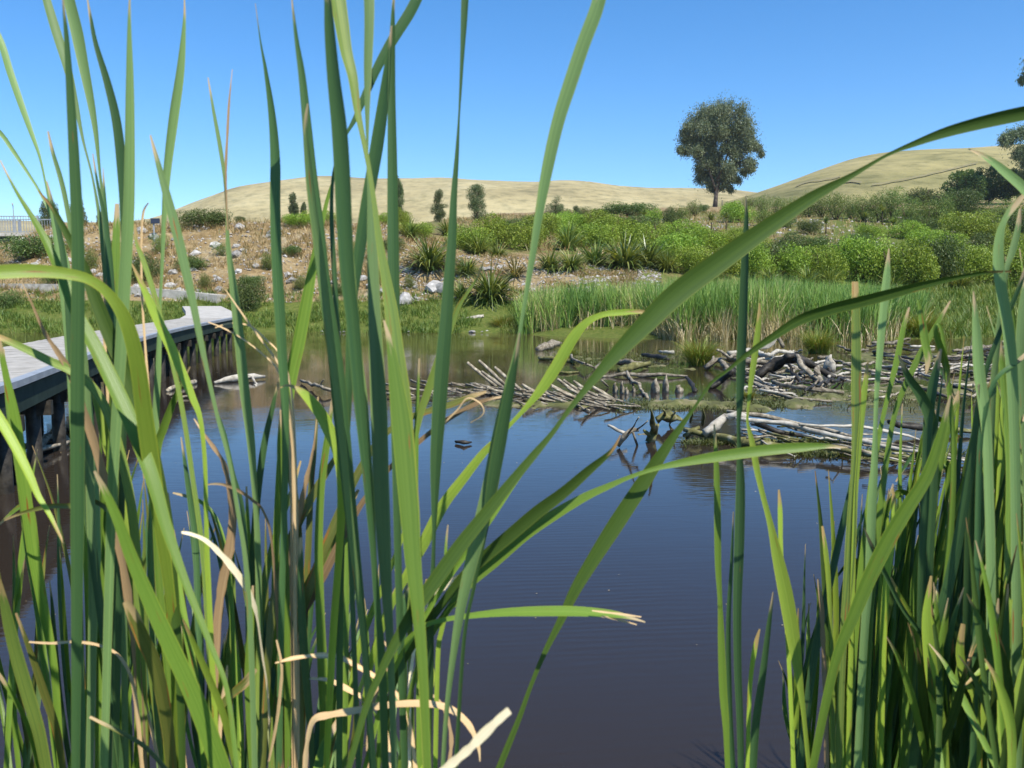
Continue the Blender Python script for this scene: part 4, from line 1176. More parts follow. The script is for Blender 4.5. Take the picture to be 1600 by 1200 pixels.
# ------------------------------------------------------------------ mud bars
def mudbar(px0, px1, py, dpy, h, seed, lab, mat=None):
    """low bumpy strip of mud and moss lying in the water between two picture columns"""
    V = []; nx, ny = 90, 14
    ids = {}
    for i in range(nx):
        u = i / (nx - 1); px = px0 + (px1 - px0) * u
        pyc = np.interp(px, [q[0] for q in py], [q[1] for q in py])
        for j in range(ny):
            w_ = j / (ny - 1) * 2 - 1
            v = onplane(px, pyc, 0)
            half = abs(onplane(px, pyc - dpy, 0).y - v.y)
            y = v.y + w_ * half * (1 + .5 * noise.noise(Vector((px * .02, w_, seed))))
            x = (px - 800) / F * v.y
            env = (1 - w_ ** 2) * min(1, u * 8, (1 - u) * 8)
            z = -.05 + h * env * (.55 + .9 * noise.noise(Vector((x * 2.2, y * 2.2, seed)))) + .05 * env * noise.noise(Vector((x * 9, y * 9, seed)))
            V.append((x, y, z))
    idx = np.arange(nx * ny).reshape(nx, ny)
    Q = np.stack([idx[:-1, :-1], idx[1:, :-1], idx[1:, 1:], idx[:-1, 1:]], -1).reshape(-1, 4)
    tag(link("mud_bank", mesh_np("mud_bank", V, Q, mat or M_MUD)), lab, kind="structure")
    pts = []
    return V
M_MUD = simple("mossy_mud", [(.3, (.045, .042, .018)), (.5, (.115, .120, .035)), (.62, (.20, .17, .09)), (.75, (.30, .26, .17))], 3.0, 8, rough=.85, bump=.9, bdist=.03)
mudbar(940, 1240, [(940, 632), (1060, 632), (1160, 636), (1240, 640)], 9, .13, 1, "mossy mud bar behind the fallen logs")
mudbar(660, 960, [(660, 618), (800, 634), (960, 634)], 7, .10, 2, "mud bar holding the comb of sticks")
mudbar(1160, 1640, [(1160, 634), (1300, 622), (1640, 600)], 14, .12, 3, "mossy mud bar under the right driftwood pile")
mudbar(1060, 1330, [(1060, 690), (1160, 692), (1330, 700)], 7, .11, 4, "mossy bar under the fallen white log")
mudbar(1230, 1640, [(1230, 706), (1330, 712), (1450, 716), (1640, 742)], 6, .11, 5, "mossy bar under the long pole pile on the right")
mudbar(840, 1120, [(840, 552), (900, 558), (1000, 572), (1120, 580)], 6, .07, 6, "mud shelf in front of the reed bed")
mudbar(1300, 1640, [(1300, 560), (1640, 556)], 8, .10, 7, "mud shelf under the far right driftwood")
mudbar(990, 1070, [(990, 678), (1070, 682)], 5, .10, 8, "mossy hump with short stumps left of the white log")
mudbar(-60, 110, [(-60, 730), (110, 668)], 9, .08, 9, "mossy debris in the shadow beside the boardwalk")
# water-weed tufts growing on the bars
def bartufts():
    pts = []
    for _ in range(2600):
        k = random.random()
        if k < .25: px, py = random.uniform(950, 1230), random.gauss(634, 4)
        elif k < .5: px, py = random.uniform(1180, 1620), random.gauss(620, 7)
        elif k < .65: px, py = random.uniform(1070, 1330), random.gauss(692, 3)
        elif k < .8: px, py = random.uniform(1240, 1500), random.gauss(710, 3)
        else: px, py = random.uniform(850, 1110), random.gauss(560, 7)
        v = onplane(px, py, 0); pts.append((v.x, v.y, .02))
    V, Q, R = tufts(np.array(pts), 6, .07, (.03, .09), (.006, .012), .6, 1.2, rmap=lambda r, B: r * .8)
    tag(link("moss_tufts", mesh_np("moss_tufts", V, Q, F_MOSS, attrs={"r": R})), "short moss and weed growing over the mud bars", "moss", kind="stuff")
bartufts()

# floating specks of pollen and leaf litter (stuff)
n = 420
yy = RG.uniform(3, 22, n); xx = RG.uniform(-.6, .6, n) * yy
B = np.stack([xx, yy, np.full(n, .006)], -1)
V, Q, R = leaves_np(B, np.full(n, .013) * (.5 + yy / 9), 1.6)
V[:, 2] = .004 + np.abs(V[:, 2] - .006) * .15
tag(link("leaf_litter", mesh_np("leaf_litter", V, Q, F_STRAW, attrs={"r": R})), "tiny pale specks of litter floating on the pond", "leaf litter", kind="stuff")

# ------------------------------------------------------------------ driftwood
def wood(pts, lab, grp=None, mat=M_WOOD, name="driftwood_branch", cat="driftwood", Y=None, subs=(), z=.05, rough=.8):
    """pts: (px, py, width px[, height above water]). Points with a 4th value are placed at that height; otherwise at distance Y"""
    def place(q):
        if len(q) > 3: return onplane(q[0], q[1], q[3])
        if Y is not None: return P(q[0], q[1], Y)
        return onplane(q[0], q[1], z)
    def build(pl, nm, par, org):
        c = [place(q) for q in pl]
        # resample
        C = []; Rr = []
        for i in range(len(c) - 1):
            d = (c[i + 1] - c[i]).length; m = max(2, min(8, int(d / .10)))
            for k in range(m):
                f = k / m; p = c[i].lerp(c[i + 1], f)
                j = .012 if len(pl) > 1 else 0
                p = p + Vector((noise.noise(p * 3.1), noise.noise(p * 2.9 + Vector((4, 0, 0))), noise.noise(p * 3.3 + Vector((0, 9, 0))))) * min(.05, d * .05)
                C.append(p - org); Rr.append(((1 - f) * pl[i][2] + f * pl[i + 1][2]) / 2 / F * p.y)
        C.append(c[-1] - org); Rr.append(pl[-1][2] / 2 / F * c[-1].y)
        mb = MB(); mb.tube(C, Rr, 8, rough=rough)
        return mb.build(nm, mat, par, True)
    o0 = place(pts[0])
    if subs:
        root = empty(name, o0)
        build(pts, "stem", root, o0)
        for s in subs: build(s, "side_branch", root, o0)
    else:
        root = build(pts, name, None, o0); root.location = o0
    return tag(root, lab, cat, grp)
# parallel slanting sticks (the comb)
comb = [(730, 566, 775, 604), (748, 563, 790, 602), (773, 573, 802, 602), (752, 580, 788, 606), (790, 588, 822, 616), (815, 600, 850, 622), (840, 606, 868, 624),
        (853, 596, 896, 622), (862, 604, 905, 624), (871, 592, 912, 622), (880, 594, 922, 622), (896, 595, 932, 622), (903, 606, 940, 624), (924, 603, 958, 624), (918, 612, 948, 626), (886, 606, 926, 626), (935, 616, 962, 628)]
for i, (a, b, c, d) in enumerate(comb):
    lab = "grey stick slanting out of the water in the left comb of sticks" if i < 7 else "grey stick slanting out of the water in the right comb of parallel sticks"
    g = "slanting sticks of the left comb" if i < 7 else "slanting sticks of the right comb"
    if i == 0: lab = "longest slanting stick, leftmost of the comb"; 
    v0 = onplane(c, d + 2, 0)
    wood([(c, d, 6), ((a + c) / 2, (b + d) / 2, 5.5), (a, b, 4)], lab, g if i else None, Y=v0.y)
# stick pile under the combs
for i in range(58):
    x0 = random.uniform(690, 960); y0 = 600 + (x0 - 690) / 270 * 26 + random.uniform(-6, 8)
    L = random.uniform(18, 60); sl = random.uniform(.05, .38)
    hz = random.uniform(.01, .16)
    wood([(x0, y0, random.uniform(2.5, 5), hz), (x0 + L, y0 + L * sl, 3, .02)], "thin grey stick in the flat pile below the comb of sticks", "thin sticks piled below the comb")
for i in range(14):
    x0 = random.uniform(560, 700); y0 = random.uniform(588, 618)
    wood([(x0, y0, 3.5, .06), (x0 + random.uniform(20, 50), y0 + random.uniform(2, 12), 2.5, .02)], "thin pale stick in the loose pile behind the dark leaf cluster", "thin sticks left of the comb")
wood([(470, 594, 4, .05), (505, 607, 5, .10), (540, 615, 3, .03)], "thin forked stick afloat behind the widest green leaves", subs=([(498, 604, 3, .08), (506, 593, 2, .22)],))
wood([(335, 597, 5, .03), (372, 591, 12, .06), (414, 588, 4, .05)], "pale log floating alone near the boardwalk", mat=M_WOODW, subs=([(396, 590, 4, .05), (400, 603, 3, .0)],))
wood([(262, 610, 6, .02), (285, 600, 9, .05), (306, 596, 6, .03)], "short stick lying near the boardwalk, left of the pale floating log")
wood([(268, 622, 4, .02), (300, 618, 4, .03)], "thin twig on the water between boardwalk and floating log")
wood([(712, 690, 4, .02), (725, 691, 7, .03), (737, 691, 3, .02)], "small dark stick floating alone in the open water", mat=M_WOODD)
# mid logs by the reeds
wood([(841, 545, 10, .06), (858, 540, 12, .10), (874, 536, 8, .05)], "short thick grey log beside the small tussock", mat=M_WOOD)
wood([(842, 559, 6, .05), (880, 562, 8, .05), (905, 566, 5, .03)], "low dark log lying flat in front of the small tussock", mat=M_MOSSW)
wood([(890, 556, 4, .10), (912, 568, 4, .14), (928, 574, 3, .04)], "thin bent stick reaching down from the small tussock")
wood([(930, 575, 6, .03), (955, 563, 9, .12), (990, 568, 8, .12), (1012, 572, 5, .04)], "grey branch hump in the mud right of the small tussock", subs=([(960, 566, 4, .1), (945, 580, 3, .02)],))
wood([(968, 580, 12, .03), (990, 573, 13, .09), (1017, 567, 6, .16)], "dark mossy log pointing up to the right", mat=M_MOSSW)
wood([(934, 588, 4, .02), (985, 585, 7, .05), (1040, 586, 6, .05), (1074, 588, 3, .02)], "long straight pole lying level on the water", mat=M_WOOD)
wood([(866, 581, 5, .02), (885, 582, 4, .03), (904, 581, 2, .02)], "thin yellowish stick lying level left of the long pole", mat=M_MOSSW)
wood([(1004, 554, 6, .06), (1030, 558, 8, .05), (1044, 562, 5, .03)], "dark log half under water left of the large tussock", mat=M_WOODD)
wood([(1030, 549, 4, .05), (1052, 550, 6, .06)], "pale stick above the dark log left of the large tussock", mat=M_WOODW)
wood([(977, 584, 3, .02), (995, 600, 3, .05)], "thin stick leaning to the right below the long level pole")
wood([(940, 594, 3, .14), (950, 604, 3, .02)], "tiny upright stick below the left end of the long pole")
wood([(978, 583, 4, .16), (1000, 606, 5, .05), (1012, 622, 5, .01)], "diagonal stick crossing the row of pale stumps")
# stumps
def stump(px, py, wp, hp, lab, grp="short broken stumps on the mud bar", mat=M_WOOD):
    v = onplane(px, py, 0.02); h = hp / F * v.y; r = wp / 2 / F * v.y
    root = empty("stump", v)
    mb = MB(); mb.tube([(0, 0, -.05), (r * .1, 0, h * .5), (-r * .1, 0, h * .8), (r * .25, 0, h)], [r * .9, r * .7, r * .42, r * .08], 9, rough=1.6)
    mb.build("post", mat, root, True)
    mb = MB(); mb.tube([(r * .5, 0, -.05), (r * .8, 0, h * .3), (r * .75, 0, h * .55)], [r * .5, r * .4, r * .08], 7, rough=.7); mb.build("splinter", mat, root, True)
    tag(root, lab, "stump", grp)
stump(1024, 612, 12, 22, "pale pointed stump, left of the two beside the diagonal stick")
stump(1040, 611, 9, 26, "tallest slim white stump in the middle of the mud bar")
stump(1061, 611, 12, 10, "low white blob of a stump right of the tallest white one")
stump(961, 612, 7, 15, "left thin stump of the close group of four")
stump(972, 613, 6, 18, "second thin stump of the close group of four")
stump(979, 614, 6, 9, "third thin stump of the close group of four, near the diagonal stick")
stump(990, 611, 5, 8, "shortest thin stump of the close group of four")
stump(1088, 566, 6, 10, "tiny pale stump at the front of the large tussock", None)
stump(1296, 578, 18, 24, "stout bright stump standing alone right of the arched driftwood", None, M_WOODW)
stump(1295, 579, 8, 6, "small root knob touching the stout bright stump", None, M_WOODD)
wood([(1072, 589, 5, .16), (1080, 600, 7, .08), (1086, 612, 6, .01)], "dark crooked stub between the mud bar and the leaning dark post", mat=M_WOODD, subs=([(1082, 604, 3, .04), (1090, 610, 2, .01)],))
# right pile behind: the slab, arched branch, roots
def slab(px, py, pts3, lab, Y, th, mat):
    import bmesh
    o0 = P(px, py, Y)
    bm = bmesh.new()
    fr = [bm.verts.new(P(a, b, Y) - o0) for a, b in pts3]
    bk = [bm.verts.new(P(a, b, Y + th) - o0 + Vector((0, 0, .0))) for a, b in pts3]
    bm.faces.new(fr); bm.faces.new(bk[::-1])
    for i in range(len(fr)):
        j = (i + 1) % len(fr); bm.faces.new((fr[j], fr[i], bk[i], bk[j]))
    bmesh.ops.bevel(bm, geom=list(bm.edges), offset=.015, segments=2, affect='EDGES')
    bmesh.ops.recalc_face_normals(bm, faces=bm.faces)
    me = bpy.data.meshes.new("driftwood_slab"); bm.to_mesh(me); bm.free(); me.materials.append(mat)
    o = link("driftwood_slab", me); o.location = o0
    tag(o, lab, "driftwood")
slab(1195, 545, [(1182, 546), (1196, 534), (1214, 521), (1217, 524), (1210, 538), (1200, 545)], "bright white broken slab of wood at the top of the pile", Yz(556), .35, M_WOODW)
wood([(1213, 522, 5), (1218, 532, 7), (1224, 543, 5)], "brown broken limb leaning against the right of the white slab", Y=Yz(553), mat=M_WOOD)
wood([(1110, 606, 8, .02), (1125, 596, 12, .10), (1146, 578, 9, .30)], "dark thick post leaning up to the right in front of the tussock", mat=M_WOODD)
wood([(1102, 575, 8, .05), (1116, 564, 9, .18), (1126, 562, 8, .2), (1137, 578, 9, .1)], "pale forked root at the right foot of the large tussock", mat=M_WOOD, subs=([(1117, 564, 6, .18), (1114, 557, 4, .26)], [(1122, 547, 4, .42), (1132, 553, 5, .32), (1140, 560, 5, .22)]))
wood([(1180, 589, 14, .02), (1205, 572, 16, .20), (1236, 559, 14, .36), (1256, 563, 12, .32), (1280, 577, 11, .16), (1304, 590, 8, .04)], "big dark arched branch bridging over the water", mat=M_WOODD,
     subs=([(1248, 558, 9, .37), (1262, 580, 5, .18), (1275, 598, 4, .03)], [(1232, 572, 5, .22), (1245, 590, 5, .10), (1255, 603, 3, .03)], [(1228, 558, 10, .38), (1242, 555, 9, .40), (1252, 559, 8, .36)]))
wood([(1245, 556, 7, .40), (1252, 572, 8, .26), (1270, 588, 7, .12), (1292, 600, 5, .03)], "pale limb lying over the top of the big arched branch", mat=M_WOOD)
wood([(1276, 572, 8, .22), (1280, 590, 10, .10), (1286, 604, 8, .02)], "knotty upright root at the right foot of the arched branch", mat=M_WOOD, subs=([(1281, 592, 4, .1), (1267, 604, 3, .02)], [(1280, 585, 4, .14), (1272, 578, 3, .24)]))
wood([(1170, 594, 6, .10), (1205, 612, 6, .08), (1240, 622, 5, .06), (1300, 627, 3, .03)], "long thin pole running down right below the arched branch", mat=M_WOOD)
wood([(1205, 596, 6, .12), (1240, 604, 7, .10), (1280, 609, 7, .08), (1318, 614, 5, .03)], "grey pole lying level across the foot of the arched branch", mat=M_WOOD)
wood([(1118, 560, 6, .10), (1160, 564, 9, .14), (1200, 566, 6, .12)], "grey log lying level behind the leaning dark post", mat=M_WOOD)
wood([(1140, 552, 9, .14), (1170, 548, 10, .14), (1200, 556, 7, .10)], "whitish log across the back of the pile", mat=M_WOODW)
wood([(1198, 556, 6, .2), (1215, 548, 7, .24), (1240, 552, 4, .16)], "short pale log just right of the white slab", mat=M_WOODW)
for i in range(56):
    x0 = random.uniform(1130, 1300); y0 = random.uniform(555, 612); hz = random.uniform(.02, .14)
    a = random.uniform(-.35, .4); L = random.uniform(14, 58)
    wood([(x0, y0, random.uniform(2.5, 6), hz), (x0 + L * .5, y0 + L * .5 * a + random.uniform(-3, 3), 4, hz * .8), (x0 + L, y0 + L * a, 2.5, .03)],
         "small grey stick tangled in the pile around the arched branch", "small sticks tangled round the arched branch", mat=random.choice([M_WOOD, M_WOOD, M_WOODD, M_WOODW]))
for i in range(64):
    x0 = random.uniform(1300, 1600); y0 = random.uniform(532, 622); hz = random.uniform(.02, .12)
    a = random.uniform(-.2, .3); L = random.uniform(30, 100)
    wood([(x0, y0, random.uniform(2, 5.5), hz), (x0 + L * .5, y0 + L * .5 * a + random.uniform(-5, 5), random.uniform(2, 5), hz), (x0 + L, y0 + L * a, 2.5, .02)],
         "grey stick in the far right pile seen between the reeds", "sticks of the far right driftwood pile", mat=random.choice([M_WOOD, M_WOOD, M_WOODW, M_WOODD]))
# front group: white log and long poles
wood([(1102, 676, 12, .10), (1118, 664, 15, .16), (1134, 652, 14, .22), (1152, 648, 12, .26), (1166, 652, 10, .22)], "thick bleached white log end sticking out at the front", mat=M_WOODW)
wood([(1068, 670, 7, .10), (1090, 676, 8, .08), (1105, 680, 8, .06)], "mossy straight log running under the bleached white log", mat=M_MOSSW)
wood([(1110, 680, 12, .05), (1150, 688, 14, .06), (1200, 696, 12, .05), (1240, 702, 8, .03)], "long dark green mossy log at the waterline", mat=M_MOSSW)
wood([(1135, 642, 5, .26), (1200, 652, 7, .22), (1270, 667, 7, .14), (1360, 688, 6, .10), (1470, 710, 5, .06), (1560, 722, 4, .04)], "longest upper pole sweeping to the right from the white log", mat=M_WOOD)
wood([(1150, 654, 6, .24), (1220, 662, 8, .20), (1290, 677, 8, .16), (1370, 694, 7, .12), (1440, 708, 6, .08), (1530, 722, 4, .04)], "second long pole just under the longest upper pole", mat=M_WOODW)
wood([(1250, 664, 4, .22), (1330, 664, 5, .20), (1400, 676, 5, .14), (1436, 687, 4, .06)], "thin arching pole crossing level above the long poles", mat=M_WOODW)
wood([(1180, 660, 9, .2), (1215, 675, 8, .14), (1262, 682, 5, .06)], "short thick pole in the shade of the long poles", mat=M_WOODD)
wood([(1276, 700, 6, .08), (1340, 706, 9, .10), (1420, 716, 7, .06), (1480, 722, 4, .03)], "yellowish mossy pole at the front waterline on the right", mat=M_MOSSW)
wood([(1300, 694, 5, .1), (1345, 704, 5, .12), (1400, 722, 4, .02)], "thin pole slanting down across the mossy pole pile", mat=M_WOOD)
wood([(1388, 658, 6, .16), (1405, 664, 9, .10), (1436, 668, 12, .08), (1460, 672, 7, .04)], "dark chunky log in the water right of the thin arching pole", mat=M_WOODD, subs=([(1400, 662, 4, .1), (1396, 650, 3, .22)],))
wood([(1440, 668, 8, .06), (1500, 672, 8, .06), (1560, 676, 5, .03)], "low brown log reaching to the right clump of cattails", mat=M_MOSSW)
for i in range(46):
    x0 = random.uniform(1140, 1460); y0 = 664 + (x0 - 1140) * .13 + random.uniform(-12, 22); hz = random.uniform(.02, .14)
    a = random.uniform(-.1, .45); L = random.uniform(18, 80)
    wood([(x0, y0, random.uniform(2, 5), hz), (x0 + L * .5, y0 + L * .5 * a, 3, hz), (x0 + L, y0 + L * a, 2, .02)],
         "thin stick tangled among the long poles behind the white log", "thin sticks among the long poles", mat=random.choice([M_WOOD, M_MOSSW, M_WOODW]))
wood([(950, 664, 4, .16), (965, 672, 5, .12), (980, 679, 5, .08)], "thin straight stick pointing left from the small snag", mat=M_WOODW)
wood([(966, 696, 6, .02), (976, 682, 8, .12), (988, 672, 8, .18), (998, 672, 5, .18)], "small pale snag standing up from the water", mat=M_WOOD, subs=([(984, 676, 3, .16), (998, 652, 2, .36)], [(996, 672, 3, .18), (1012, 658, 2, .30)], [(990, 676, 4, .14), (996, 696, 3, .0)]))
wood([(1017, 690, 14, .0), (1020, 672, 12, .12), (1019, 652, 6, .30), (1016, 638, 2, .42)], "mossy upright snag with a spiky top", mat=M_MOSSW, subs=([(1020, 675, 7, .1), (1028, 664, 4, .2)], [(1014, 680, 8, .08), (1006, 672, 3, .14)]))
wood([(1026, 656, 9, .10), (1038, 650, 13, .14), (1050, 652, 12, .10), (1066, 657, 6, .05)], "thick mossy stump lying left of the white log", mat=M_MOSSW, rough=1.5, subs=([(1040, 650, 5, .14), (1036, 640, 2, .26)], [(1048, 652, 5, .1), (1056, 643, 2, .2)], [(1052, 652, 6, .08), (1046, 664, 3, .0)]))
wood([(1070, 682, 9, .02), (1082, 672, 8, .10), (1092, 668, 5, .12)], "dark mossy knob left of the bleached white log", mat=M_MOSSW)
wood([(1078, 660, 4, .10), (1082, 648, 4, .22), (1081, 638, 2, .30)], "small mossy spike above the mossy straight log", mat=M_MOSSW)
wood([(1098, 664, 5, .10), (1100, 650, 5, .22), (1098, 638, 2, .32)], "mossy spike closest to the white log", mat=M_MOSSW)
# logs on the shore
wood([(719, 499, 5), (740, 497, 7), (756, 494, 4)], "pale weathered log lying in the shore grass", mat=M_WOODW, Y=34.2)
c = hit(838, 424)
wood([(826, 424, 6), (845, 431, 8), (868, 430, 9), (884, 424, 5)], "curved white log at the top edge of the reed bed", mat=M_WOODW, Y=c.y - .2, subs=([(826, 424, 5), (818, 410, 4)],))
wood([(62, 700, 8, .05), (78, 680, 10, .10), (96, 678, 8, .10), (108, 690, 6, .02)], "gnarled pale root in the shadow beside the boardwalk", mat=M_WOOD, subs=([(78, 680, 5, .1), (84, 668, 3, .2)],))
wood([(40, 712, 6, .02), (70, 700, 7, .08), (110, 690, 5, .05)], "brown stick lying under the gnarled root by the boardwalk", mat=M_WOOD)

# ------------------------------------------------------------------ foreground cattails
SIDE_U = (-.5, -.27, 0, .27, .5)
def catmull(pts, m):
    out = []
    n = len(pts)
    for i in range(n - 1):
        p0 = pts[max(i - 1, 0)]; p1 = pts[i]; p2 = pts[i + 1]; p3 = pts[min(i + 2, n - 1)]
        for k in range(m):
            t = k / m
            out.append(.5 * ((2 * p1) + (p2 - p0) * t + (2 * p0 - 5 * p1 + 4 * p2 - p3) * t * t + (3 * p1 - p0 - 3 * p2 + p3) * t ** 3))
    out.append(pts[-1])
    return np.array(out)
CAMV = np.array([0, 0, CH])
def leaf_mesh(P3, Wd, yaw, mat, cup=.16, prefer=0):
    """solid tapering blade along the points P3 (tip first) with widths Wd"""
    P3 = np.array(P3); n = len(P3)
    T = np.gradient(P3, axis=0); T /= np.linalg.norm(T, axis=1)[:, None] + 1e-9
    Vw = P3 - CAMV; Vw /= np.linalg.norm(Vw, axis=1)[:, None]
    S = np.cross(T, Vw); ln = np.linalg.norm(S, axis=1)[:, None]
    S = S / (ln + 1e-6)
    for i in range(1, n):
        if np.dot(S[i], S[i - 1]) < 0: S[i] = -S[i]
    Nn = np.cross(S, T)
    # Nn made to point at the camera
    sg = np.sign((Nn * -Vw).sum(1)); sg[sg == 0] = 1; Nn = Nn * sg[:, None]
    y = np.linspace(yaw[0], yaw[1], n)
    ph = random.random() * 6
    if prefer:
        sv = np.array(SUNV)
        def lit(yy): return float(np.mean(np.abs(np.minimum(1, (Nn * np.cos(yy)[:, None] - S * np.sin(yy)[:, None]) @ sv)) * np.sign((Nn * np.cos(yy)[:, None] - S * np.sin(yy)[:, None]) @ sv)))
        if (lit(-y) - lit(y)) * prefer > 0: y = -y
    y = y + .16 * np.sin(np.linspace(0, 5, n) + ph)
    S2 = S * np.cos(y)[:, None] + Nn * np.sin(y)[:, None]
    N2 = Nn * np.cos(y)[:, None] - S * np.sin(y)[:, None]
    Wr = Wd / np.maximum(np.cos(y), .45)
    V = []; UV = []; Tt = []
    L = np.concatenate([[0], np.cumsum(np.linalg.norm(np.diff(P3, axis=0), axis=1))])
    for side, kk in ((1, 1.0), (-1, 1.0)):
        for i in range(n):
            for u in SIDE_U:
                prof_ = (1 - (2 * u) ** 2)
                th = Wr[i] * (.035 + .05 * min(1, L[i] / max(L[-1], .1))) * prof_ * side
                th += Wr[i] * cup * prof_ * -1.0          # gentle channel
                V.append(P3[i] + S2[i] * Wr[i] * u + N2[i] * th)
                UV.append((u + .5, L[i])); Tt.append(L[i] / L[-1])
    q = []
    k = len(SIDE_U)
    for s_ in range(2):
        o = s_ * n * k
        for i in range(n - 1):
            for j in range(k - 1):
                a = o + i * k + j; b = a + 1; c = b + k; d = a + k
                q.append((a, b, c, d) if s_ == 0 else (d, c, b, a))
    return mesh_np("leaf", V, q, mat, uv=UV, attrs={"t": Tt})

PLANTS = {}
def plant(pid, label):
    PLANTS[pid] = dict(label=label, leaves=[])
def lf(pid, col, depth, pts, yaw=None, lab=None):
    """pts: 'x,y,w x,y,w ...' picture path from tip to base; depth 'tip:base' or one number"""
    PLANTS[pid]['leaves'].append((col, depth, pts, yaw, lab))

plant('edge', "cattail plant at the left frame edge with bright leaves bending in from outside")
plant('arch', "cattail plant with one broad yellow green leaf arching over to the left frame edge")
plant('wide', "cattail plant with the tall wide grey green upright leaf left of the boardwalk end")
plant('fan', "cattail plant fanning thin tips across the upper left sky")
plant('diag', "cattail plant with a broad cut off leaf slanting right at the lower left")
plant('split', "cattail plant with a tall leaf whose dry tip splits in two against the hill")
plant('yel', "cattail plant with a yellow spotted leaf crossing the far end of the boardwalk")
plant('curl', "cattail plant carrying the cream dry leaf that arches down in the lower left")
plant('tall1', "cattail plant with two slim dark tips left of the central leaves")
plant('dark', "cattail plant with the broadest dark blue green leaf reaching the top edge")
plant('mid', "cattail plant with the widest central leaf and a brown patch near its top")
plant('cross', "cattail plant with the long broad leaf crossing diagonally to the upper right corner")
plant('lean', "cattail plant with a slender leaf that narrows to a thread against the sky")
plant('right', "cattail plant with the pale leaf leaning right across the far hill")
plant('bent', "cattail plant with paired leaves sweeping right over the open water")
plant('straw', "dead cattail plant with cream dry leaves arching over the water at bottom centre")
plant('oliv', "cattail plant of olive yellowing leaves slanting behind the central green ones")
plant('soloA', "single cattail plant with one straight tall leaf standing free right of centre")
plant('soloB', "cattail plant with a yellow tipped leaf twisting beside the free standing straight leaf")
plant('rA', "cattail plant left in the right clump with a rusty spot on its upright leaf")
plant('rB', "cattail plant with a pale tall narrow leaf reaching over the olive arched leaf")
plant('rC', "cattail plant with broken drooping tips in front of the far right driftwood")
plant('rD', "cattail plant with the wide leaf slanting up right through the right clump")
plant('rE', "cattail plant at the right frame edge with long pale upright leaves")
plant('rF', "cattail plant whose leaf arches in from the right frame edge over the hill")

# --- left
lf('edge','m','1.0:1.1','-2,530,8 10,590,12 25,660,18 38,760,20 52,860,22 68,950,18 85,1050,14 95,1200,12')
lf('edge','y','.9:1.0','100,850,3 78,805,8 60,775,11 45,740,15 20,690,18 -10,640,19 -60,570,16 -110,560,14 -140,700,14 -150,1200,12', lab="bright yellow green bent leaf")
lf('edge','b','.85:.95','0,905,3 8,950,16 22,1010,22 42,1080,24 60,1140,22 72,1200,20', lab="leaf with a rust red patch")
lf('edge','o','.95:1.0','25,958,4 48,1020,10 68,1080,14 88,1140,14 98,1200,12')
lf('edge','m','.9:.95','-8,1045,6 22,1090,8 45,1140,8 60,1200,8')
lf('edge','m','1.15:1.1','5,545,4 14,640,10 30,740,12 45,860,14 60,960,12 75,1080,12 90,1200,12')
lf('edge','o','1.0:1.05','2,815,3 25,805,5 50,797,7 80,791,9 112,790,10 140,782,9 170,800,9 200,860,9 220,980,10 230,1200,10')
lf('fan','g','1.15:1.1','-30,0,8 0,62,12 15,110,13 32,160,12 48,205,9 62,245,5 72,290,4 84,350,8 95,430,12 108,560,12 120,800,12 130,1200,12')
lf('fan','g','1.15:1.1','-30,180,5 0,207,8 20,235,8 42,268,6 62,300,5 84,345,8 105,420,12 130,560,14 150,800,14 160,1200,12')
lf('fan','g','1.1:1.1','60,-50,12 73,0,15 88,50,17 105,105,15 118,160,10 130,220,5 145,280,4 158,360,8 168,480,11 176,700,12 180,900,12 182,1200,12')
lf('fan','g','1.1:1.1','95,-60,16 108,0,20 120,50,22 130,100,19 142,160,14 150,210,9 156,270,5 163,330,7 172,420,11 180,600,12 192,900,12 196,1200,12')
lf('wide','k','.78:.9','97,-20,2 100,20,5 104,60,9 110,150,15 117,270,20 122,400,23 121,600,25 121,800,25 120,950,20 118,1200,15', lab="widest upright leaf")
lf('wide','g','.85:.95','203,-15,2 202,40,7 203,150,16 202,300,20 197,400,22 190,530,22 183,640,20 174,800,18 168,1000,16 163,1200,14')
lf('wide','k','.95:1.0','136,-5,2 142,30,6 150,70,9 168,130,14 182,190,17 190,260,18 194,330,16 196,450,14 192,700,12 180,1200,12')
lf('wide','g','1.0:1.0','75,205,3 83,240,7 95,280,9 104,320,9 112,370,9 120,450,11 134,600,14 142,800,16 145,950,16 140,1200,14')
lf('wide','k','1.05:1.0','145,240,2 152,285,5 163,340,9 170,400,13 175,480,14 178,560,13 180,700,12 176,900,14 160,1200,14')
lf('wide','k','1.08:1.05','161,262,1 163,300,5 167,360,9 172,420,11 176,520,12 182,700,12 170,1200,10')
lf('wide','m','1.05:1.0','183,318,7 182,360,13 180,430,16 180,520,16 178,640,16 168,820,16 158,1000,14 153,1200,12', lab="leaf with a blunt brown tip")
lf('arch','m','.90:.78','0,250,2 26,300,6 67,367,13 97,433,18 118,485,22 148,540,26 173,590,28 203,655,29 236,740,27 262,830,21 290,910,15 330,1010,11 355,1080,9 370,1200,10')
lf('arch','y','.70:.98','-60,450,18 -20,428,22 0,425,27 50,423,26 100,427,22 140,437,19 172,462,20 198,505,26 215,570,29 226,650,31 236,720,32 248,800,26 262,900,20 272,1000,16 275,1200,13', yaw=(.05,1.0), lab="broad yellow green arching leaf")
lf('arch','v','.9:.92','60,298,2 85,330,9 110,377,14 133,423,19 150,470,25 170,520,27 190,565,29 212,620,29 235,700,29 255,800,27 268,900,22 280,1050,16 285,1200,13')
lf('arch','k','1.0:1.0','73,283,2 86,335,8 98,395,11 106,470,13 112,560,14 125,700,14 150,900,16 190,1200,14')
lf('arch','b','.95:1.0','-15,520,8 20,536,13 50,550,15 80,565,16 108,577,17 140,600,17 170,650,17 200,760,17 215,900,18 225,1200,16', yaw=(.3,.2), lab="brown edged leaf lying over the boardwalk")
